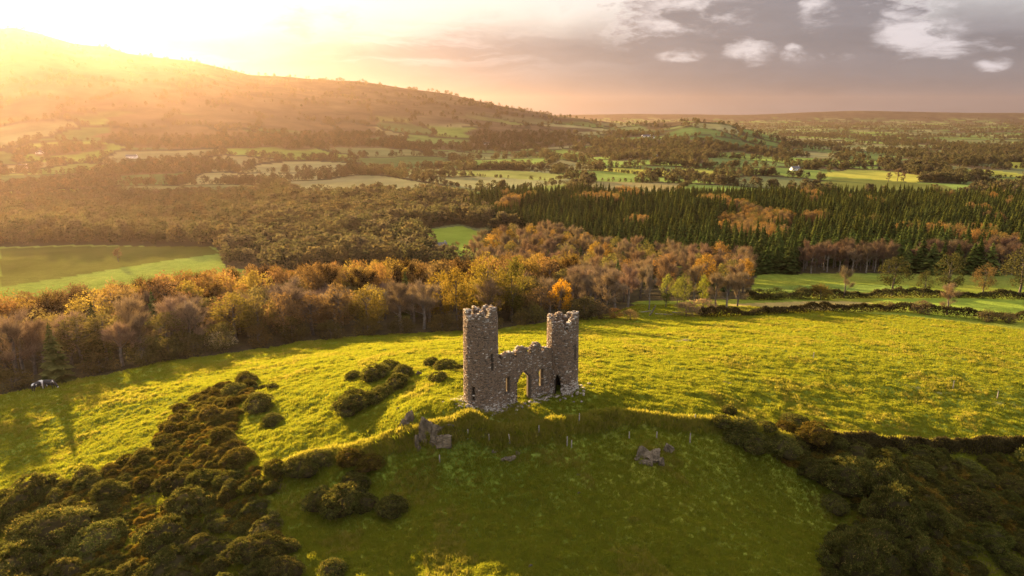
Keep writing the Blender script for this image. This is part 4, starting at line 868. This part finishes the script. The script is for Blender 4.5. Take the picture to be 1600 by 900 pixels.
# orange wispy crowns use unit leaf colour: tone them by the object colour
for x, y in scatter(MIDW, 190, 5.2, 9):
    z = Hs(x, y); px, py, d = pix(x, y, z); u = random.random()
    Z_ = pick(px, (760, 820, 870, 920, 970, 1020, 1060, 1100, 1140, 9e9), ('near the bright valley field', 'above the taller tower', 'above the gateway', 'above the shorter tower', 'right of the bright orange tree', 'left of the tall snag', 'behind the tall snag', 'behind the ivy green row', 'behind the lightest green tree', 'by the straw field')); W_ = pick(y, (180, 200, 225, 255, 290, 330, 999), ('lowest', 'low', 'midway up', 'farther up', 'high', 'near the top', 'at the top'))
    sz = random.uniform(.88, 1.15)
    if u < .62: tree('bare_tree', f'{tall(sz, .97, 1.06)} leafless brown tree {W_}, mixed wood {Z_}', 'tree', BARE[random.randrange(4)], x, y, sz, random.uniform(.9, 1.15), jit((1.35, 1.08, .85)), 'leafless trees of the mixed wood')
    elif u < .85:
        c = jit(random.choice([(.22, .14, .03), OL, OR])); tree('autumn_tree', f'{tall(sz, .97, 1.06)} {hue_word(c)} tree {W_}, mixed wood {Z_}', 'tree', LEAFY[random.randrange(5)], x, y, sz, random.uniform(.85, 1.1), c, 'leafy trees of the mixed wood')
    else: tree('conifer_tree', f'{tall(sz, .97, 1.06)} green conifer {W_}, mixed wood {Z_}', 'tree', CONI[random.randrange(4)], x, y, sz * .8, random.uniform(.9, 1.1), jit((1.1, 1.05, .8)), 'conifers of the mixed wood')
# conifer plantation: the nearest as trees, the rest as one mass
def patchy(x, y): return fbm(np.array([x / 26 + 11]), np.array([y / 60 + 2]), 3)[0]
cp = scatter(CONF, 13000, 4.2, 10, tries=110000); cp.sort(key=lambda p: p[1] + .15 * abs(p[0])); print('conifers', len(cp))
restc = []; restb = []; nc = 0; nb_ = 0
for x, y in cp:
    t = patchy(x, y); broad = t > .655 or (y < 280 and t > .38)
    px = 800 + 1101 * x / y
    if px > 1680: continue
    Z_ = pick(px, (900, 960, 1020, 1080, 1130, 1180, 1230, 1280, 1330, 1370, 1420, 1460, 1510, 1560, 9e9), ('above the bright orange tree', 'above the rusty bracken', 'above the tall snag', 'above the ivy green row', 'above the grey bare trees', 'above the straw field start', 'above the hedge bushes', 'left of the spreading leafless tree', 'above the spreading leafless tree', 'left of the broad dark pine', 'above the broad dark pine', 'above the smaller pine', 'above the tall ragged pine', 'above the reddish brown tree', 'near the right frame edge')); W_ = pick(y, (270, 285, 300, 320, 350, 999), ('in the lowest row', 'in the second row', 'in the third row', 'a few rows in', 'well inside', 'deep inside'))
    if not broad and nc < 235: sz = random.choice((random.uniform(.7, 1.0), random.uniform(.85, 1.3))); sw_ = random.uniform(1.0, 1.35); tree('conifer_tree', f'{tall(sz, .98, 1.12)} {"slim" if sw_ < 1.17 else "broad"} conifer {W_}, plantation {Z_}', 'tree', CONI[random.randrange(4)], x, y, sz, sw_, jit((1.1, 1.05, .7), .3), 'conifers on the near side of the plantation'); nc += 1
    elif broad and nb_ < 90: sz = random.uniform(.8, 1.05); tree('bare_tree' if y < 285 else 'autumn_tree', f'{tall(sz, .88, .97)} dark leafless tree {W_}, plantation {Z_}' if y < 285 else f'{tall(sz, .88, .97)} autumn broadleaf {W_}, plantation {Z_}', 'tree', (BARE if y < 285 else LEAFY)[random.randrange(4)], x, y, sz, random.uniform(.8, 1.1), jit((.9, .7, .6) if y < 285 else random.choice([OR, RU, OL])), 'leafless trees under the plantation' if y < 285 else 'rusty trees in the plantation'); nb_ += 1
    else: (restb if broad else restc).append((x, y))
def mass(name, pts, label, pr_, smin, smax, seed):
    r = np.random.default_rng(seed); P = np.array(pts); n = len(P); z = H(P[:, 0], P[:, 1]) - .2
    return instancer(name, np.c_[P, z], r.uniform(0, 6.28, n), smin + (smax - smin) * (.6 * vnoise(P[:, 0] / 25, P[:, 1] / 25) + .4 * r.random(n)), r.integers(0, len(pr_), n), pr_, label)
def proto(me, c): o = bpy.data.objects.new('tree_kind', me); o.color = (*c, 1); return o
def tint_mesh(src, c, name, mat):
    me = src.copy(); me.name = name; a = me.color_attributes['Col']; n = len(me.vertices); b = np.empty(n * 4, np.float32); a.data.foreach_get('color', b); b = b.reshape(-1, 4); b[:, :3] = np.clip(b[:, :3] * np.array(c), 0, .9); a.data.foreach_set('color', b.ravel()); return me
def mass_protos(src, cs, name): return [bpy.data.objects.new(name, tint_mesh(src[i % len(src)][1], c, name, None)) for i, c in enumerate(cs)]
mass('conifer_forest', restc, 'dark green conifer plantation covering the low rise', mass_protos(CONI, [(1.1, .98, .7), (.85, .78, .6), (1.35, 1.08, .6), (.75, .72, .6)], 'conifer'), .6, 1.35, 30)
mass('broadleaf_forest', restb, 'rusty and golden broadleaf patches in the far plantation', mass_protos(LEAFY, [OR, RU, OL, (.14, .10, .06)], 'broadleaf'), .8, 1.1, 31)
# valley woods and hedgerow trees: a far mass
FARL = [bl_tree(200 + i, 11, 4.2, 330, 1.15, 'leaf', (1, 1, 1), 24, .1) for i in range(3)]
fp = mass_protos(FARL, [(.075, .07, .042), (.07, .066, .038), (.085, .072, .04), (.065, .066, .036), (.078, .07, .05), (.055, .058, .033)], 'far_broadleaf')
VA = np.array(VALW)
def vkeep(a, b):
    e = float(poly_dist(np.array([a]), np.array([b]), VA)[0][0]); t = float(fbm(np.array([a / 70]), np.array([b / 45]), 3)[0]); return e > 7 * random.random() and t > .2
vp = scatter(VALW, 7000, 6.0, 12, vkeep, tries=40000); mass('valley_wood', vp, 'brown hazy broadleaf wood on the valley floor', fp, .5, 1.3, 32)
r = np.random.default_rng(77); N = 700000; rad = 430 * (9000 / 430) ** (r.random(N)); azs = np.radians(r.uniform(-41, 41, N)); X = rad * np.sin(azs); Y = rad * np.cos(azs)
idn, ed = seeds_voronoi(X, Y); zz = H(X, Y); wooded = fbm(X / 260 + 3, Y / 260 + 8, 4); zvf = np.interp(rad, [0, 650, 1500, 3000, 6000, 12000], [-46, -47, -58, -74, -92, -97]); up = zz - zvf
keep = ((ed < 4 + rad * .0012) & (r.random(N) < .20 / (1 + rad / 2500))) | ((wooded > .60) & (up < 40) & (r.random(N) < .13)) | ((up > 120) & (fbm(X / 150, Y / 150, 4) > .6) & (r.random(N) < .025) & (rad < 3400))
for P, c in FIELDSW: keep &= ~inpoly(X, Y, P)
for P in (VALW, CONF): keep &= ~inpoly(X, Y, P)
X, Y, zz, rad = X[keep], Y[keep], zz[keep], rad[keep]; n = len(X); print('far trees', n)
instancer('hedgerow_trees', np.c_[X, Y, zz - .3], r.uniform(0, 6.28, n), r.uniform(.35, 1.05, n) * (1 + rad / 9000), r.integers(0, 6, n), fp, 'hedgerows and small woods parting the far fields')
# hedges round the named fields
hp = []
for P, c in FIELDSW[8:]:
    Q = np.array(P + [P[0]]); L = np.r_[0, np.cumsum(np.hypot(*np.diff(Q, axis=0).T))]; m = int(L[-1] / 4.5); t = r.uniform(0, L[-1], m); hp += [(a, b) for a, b in zip(np.interp(t, L, Q[:, 0]) + r.normal(0, 1.5, m), np.interp(t, L, Q[:, 1]) + r.normal(0, 1.5, m)) if b > 235]
mass('field_hedges', hp, 'low dark hedges round the nearer valley fields', fp, .25, .55, 33)
for px, py, hh, lab in ((185, 409, 22, 'hazy bare tree alone in the left valley field'), (1412, 283, 15, 'bare tree in front of the bright far field, thinner one'), (1402, 283, 20, 'taller bare tree in front of the bright far field'), (1388, 284, 14, 'round bare tree left in front of the bright far field')):
    tree_px('bare_tree', lab, 'tree', BARE[px % 4], px, py, hh, 1.2, (1.1, .9, .7))

# ------------------------------------------------------------------ fence posts, logs
def post(px, py, hpx, label, lean=0.):
    import bmesh
    x, y, z = at(px, py); d = pix(x, y, z)[2]; h = hpx / F * d * 1.02
    v, f = tube([(0, 0, -.3), (lean * .4, 0, h * .5), (lean, 0, h)], [.065, .06, .05], 6); n = len(v); me = mesh_np('fence_post', v, f, [M['wood']]); me2 = bpy.data.meshes.new('fence_post'); me2.from_pydata(v + [(lean, 0, h + .02)], [], f + [(n - 6 + i, n - 6 + (i + 1) % 6, n) for i in range(6)]); me2.materials.append(M['wood']); bpy.data.meshes.remove(me)
    return tag(link('fence_post', me2, None, (x, y, z), random.uniform(0, 6)), label, 'fence post')
for a in ((905,662,17,'thin wooden post standing above the bank right of the light streak'),(731,684,14,'thin post on the bank crest below the rocks'),(797,694,16,'leaning post at the bank just right of the dip',.15),(687,722,12,'pale stub post on the shaded face of the bank'),(842,676,12,'faint post on the bank below the gateway'),(886,697,16,'pale post against the shaded bank face'),(893,699,12,'short post close beside the pale one on the bank face'),(983,686,12,'post on the bank above the rock outcrop'),(1026,686,12,'post on the shaded bank right of the outcrop'),(1078,692,16,'post under the right part of the bank'),(1143,688,14,'post at the bank end by the gorse'),(1086,656,9,'small post behind the bank crest'),(764,688,10,'short post between the rocks and the leaning post'),
          (1489,608,14,'lone marker post in the right pasture, upper one'),(1558,624,14,'lone marker post in the right pasture, nearer the edge'),(1271,560,10,'short marker post in the middle of the right pasture'),(466,742,8,'stub post at the left bank bushes')): post(*a)
def log(px, py, L, rz, tilt, label, rad=.22):
    x, y, z = at(px, py); v, f = tube([(0, 0, -L / 2), (.05, 0, 0), (0, .04, L / 2)], [rad, rad * .85, rad * .5], 7); v += [(0, 0, -L / 2), (0, .04, L / 2)]; n = len(v)
    f3 = [(i, (i + 1) % 7, n - 2) for i in range(7)] + [(14 + i, 14 + (i + 1) % 7, n - 1) for i in range(7)]; me = bpy.data.meshes.new('log'); me.from_pydata(v, [], f + f3); me.materials.append(M['palebark'])
    o = link('log', me, None, (x, y, z + (rad * .5 if tilt > 1.2 else L * .35))); o.rotation_euler = (tilt, 0, rz); return tag(o, label, 'log')
log(1019, 494, 3.6, .9, .5, 'leaning broken trunk by the wood corner'); log(1038, 492, 4.5, 1.2, 1.5, 'fallen log on the ground right of the leaning trunk'); log(1008, 488, 3.5, 1.8, 1.5, 'fallen log behind the leaning trunk'); log(1060, 489, 3.2, 1.0, 1.5, 'short pale log near the pinkish scrub', .16)

# ------------------------------------------------------------------ cows
def cow_mat(name, sc_, th):
    m = bpy.data.materials.new(name); m.use_nodes = True; t = NT(m.node_tree); t.n.clear(); pos = t.new('ShaderNodeTexCoord').outputs['Object']
    c = t.mix(t.ramp(t.noise(pos, sc_, 2, .4), th, th + .03), (.02, .017, .015), (.72, .68, .62)); b = t.new('ShaderNodeBsdfPrincipled'); t.put(b.inputs['Base Color'], c); b.inputs['Roughness'].default_value = .7
    o = t.new('ShaderNodeOutputMaterial'); t.l.new(b.outputs[0], o.inputs[0]); return m
def cow(px, py, rz, label, graze, mat):
    x, y, z = at(px, py)
    J = {'rump': ((-.85, 0, 1.22), (.24, .30)), 'hip': ((-.6, 0, 1.18), (.32, .36)), 'belly': ((0, 0, 1.08), (.36, .40)), 'chest': ((.55, 0, 1.12), (.30, .38)), 'wither': ((.8, 0, 1.25), (.20, .26))}
    if graze: J.update(neck=((1.1, 0, .95), (.13, .17)), poll=((1.35, 0, .55), (.12, .13)), face=((1.5, 0, .3), (.10, .10)), muz=((1.58, 0, .1), (.08, .08)))
    else: J.update(neck=((1.1, 0, 1.45), (.13, .17)), poll=((1.35, 0, 1.6), (.12, .13)), face=((1.58, 0, 1.5), (.10, .10)), muz=((1.75, 0, 1.38), (.08, .08)))
    J['tail1'] = ((-1.05, 0, 1.25), (.04, .04)); J['tail2'] = ((-1.12, 0, .6), (.03, .04))
    E = [('rump', 'hip'), ('hip', 'belly'), ('belly', 'chest'), ('chest', 'wither'), ('wither', 'neck'), ('neck', 'poll'), ('poll', 'face'), ('face', 'muz'), ('rump', 'tail1'), ('tail1', 'tail2')]
    for s in (-1, 1):
        J[f'fs{s}'] = ((.62, .2 * s, .8), (.13, .15)); J[f'fk{s}'] = ((.66, .2 * s, .42), (.07, .07)); J[f'ff{s}'] = ((.64, .2 * s, .1), (.05, .05)); J[f'fh{s}'] = ((.68, .2 * s, .03), (.06, .06))
        J[f'hs{s}'] = ((-.66, .2 * s, .85), (.17, .17)); J[f'hk{s}'] = ((-.86, .2 * s, .52), (.08, .08)); J[f'hf{s}'] = ((-.8, .2 * s, .1), (.05, .05)); J[f'hh{s}'] = ((-.75, .2 * s, .03), (.06, .06))
        J[f'e{s}'] = (tuple(np.array(J['poll'][0]) + (-.05, .24 * s, .03)), (.03, .05))
        E += [('chest', f'fs{s}'), (f'fs{s}', f'fk{s}'), (f'fk{s}', f'ff{s}'), (f'ff{s}', f'fh{s}'), ('hip', f'hs{s}'), (f'hs{s}', f'hk{s}'), (f'hk{s}', f'hf{s}'), (f'hf{s}', f'hh{s}'), ('poll', f'e{s}')]
    K = list(J); me = bpy.data.meshes.new('cow'); me.from_pydata([J[k][0] for k in K], [(K.index(a), K.index(b)) for a, b in E], []); me.materials.append(mat)
    o = link('cow', me, None, (x, y, z), rz); sk = o.modifiers.new('skin', 'SKIN'); lay = me.skin_vertices[0] if me.skin_vertices else None
    bpy.context.view_layer.update()
    lay = me.skin_vertices[0]
    for k, d in zip(K, lay.data): d.radius = J[k][1]; d.use_root = (k == 'belly')
    o.modifiers.new('smooth', 'SUBSURF').levels = 1; o.modifiers['smooth'].render_levels = 2
    return tag(o, label, 'cow')
cow(60, 610, R(75), 'black and white cow seen from behind at the wood shadow edge', True, cow_mat('hide_pale', .8, .47))
cow(78, 607, R(-8), 'dark cow grazing side on beside the one seen from behind', True, cow_mat('hide_dark', .9, .58))

# ------------------------------------------------------------------ far houses
def house(px, py, wpx, rz, label, wall='white', h=3.2):
    x, y, z = at(px, py); d = pix(x, y, z)[2]; L = wpx / F * d; Wd = min(7, L * .6); r_ = bpy.data.objects.new('farmhouse', None); col.objects.link(r_); r_.location = (x, y, z); r_.rotation_euler.z = rz; tag(r_, label, 'house')
    a, b = L / 2, Wd / 2; v = [(-a, -b, -1), (a, -b, -1), (a, b, -1), (-a, b, -1), (-a, -b, h), (a, -b, h), (a, b, h), (-a, b, h), (-a, 0, h + b * .8), (a, 0, h + b * .8)]
    me = bpy.data.meshes.new('walls'); me.from_pydata(v, [], [(0, 1, 5, 4), (1, 2, 6, 9, 5), (2, 3, 7, 6), (3, 0, 4, 8, 7)]); me.materials.append(M[wall]); link('wall', me, r_)
    e = .4; t = .15; rz_ = h + b * .8; v = []; f = []
    for s in (-1, 1):
        i = len(v); v += [(-a - e, s * (b + e), h - e * .7), (a + e, s * (b + e), h - e * .7), (a + e, 0, rz_ + .02), (-a - e, 0, rz_ + .02), (-a - e, s * (b + e), h - e * .7 + t), (a + e, s * (b + e), h - e * .7 + t), (a + e, 0, rz_ + t), (-a - e, 0, rz_ + t)]
        f += [(i, i + 1, i + 2, i + 3), (i + 4, i + 5, i + 6, i + 7), (i, i + 1, i + 5, i + 4), (i + 1, i + 2, i + 6, i + 5), (i, i + 3, i + 7, i + 4)]
    me = bpy.data.meshes.new('roof'); me.from_pydata(v, [], f); me.materials.append(M['slate']); rf = link('roof', me, r_)
    def box(n, x0, x1, y0, y1, z0, z1, m, par):
        me = bpy.data.meshes.new(n); me.from_pydata([(x0, y0, z0), (x1, y0, z0), (x1, y1, z0), (x0, y1, z0), (x0, y0, z1), (x1, y0, z1), (x1, y1, z1), (x0, y1, z1)], [], [(0, 1, 5, 4), (1, 2, 6, 5), (2, 3, 7, 6), (3, 0, 4, 7), (4, 5, 6, 7)]); me.materials.append(m); return link(n, me, par)
    box('chimney', a - 1, a - .3, -.4, .4, rz_ - .5, rz_ + .9, M[wall], rf)
    for k in range(3): xx = -a + (k + .7) * L / 3.4; box('window', xx - .45, xx + .45, -b - .06, -b + .05, .9, 2.1, M['dark'], r_)
for a in ((1242,266,14,.3,'white house among trees beyond the mixed wood'),(1010,214,14,.2,'white farmhouse on the low hill slope, upper one'),(1020,216,10,1.2,'small white barn beside the upper farmhouse'),(1030,243,10,.4,'white cottage under the low hill'),(1022,247,10,-.2,'white shed left of the cottage under the low hill'),(1102,242,6,1.5,'tiny white gable standing alone in the fields'),(206,247,16,.1,'long pale farm shed low on the mountain side'),(36,263,12,.2,'pale farmhouse at the mountain foot near the left edge'),(62,240,10,.1,'small pale house above the one near the left edge'),(986,245,14,.1,'grey roofed farm left of the cottages'),(760,226,12,.1,'faint pale farmhouse in the haze under the mountain')): house(*a)
house(690, 391, 15, .25, 'old grey stone house in trees beside the bright valley field', 'stonewall', 3.0); house(679, 389, 10, 1.3, 'gabled wing left of the old grey stone house', 'stonewall', 3.0)
for px, py, hp, k in ((668, 392, 14, 1.2), (712, 390, 13, 1.3), (738, 392, 18, 1.1), (752, 393, 17, 1.0), (700, 394, 12, 1.3)):
    tree_px('autumn_tree', {668: 'dark tree left of the old grey stone house', 712: 'low tree right of the old grey stone house', 738: 'round dark tree in the bright valley field', 752: 'second round dark tree in the bright valley field', 700: 'low tree in front of the old grey stone house'}[px], 'tree', LEAFY[px % 5], px, py, hp, k, (.12, .08, .04))

# ------------------------------------------------------------------ haze: one even box of air round everything
HZ = 11500.; ztop = 300.; zbot = -106.
me = bpy.data.meshes.new('haze'); me.from_pydata([(a * HZ, b * HZ, c) for c in (zbot, ztop) for a, b in ((-1, -1), (1, -1), (1, 1), (-1, 1))], [], [(0, 3, 2, 1), (4, 5, 6, 7), (0, 1, 5, 4), (1, 2, 6, 5), (2, 3, 7, 6), (3, 0, 4, 7)])
hm = bpy.data.materials.new('haze_air'); hm.use_nodes = True; t = NT(hm.node_tree); t.n.clear(); pv = t.new('ShaderNodeVolumePrincipled'); pv.inputs['Color'].default_value = (.50, .34, .25, 1); pv.inputs['Density'].default_value = 4.2e-5; pv.inputs['Anisotropy'].default_value = .74
t.l.new(pv.outputs[0], t.new('ShaderNodeOutputMaterial').inputs['Volume']); me.materials.append(hm); hz = link('haze', me); hz['kind'] = 'stuff'; hz['label'] = 'warm evening haze filling the valley'
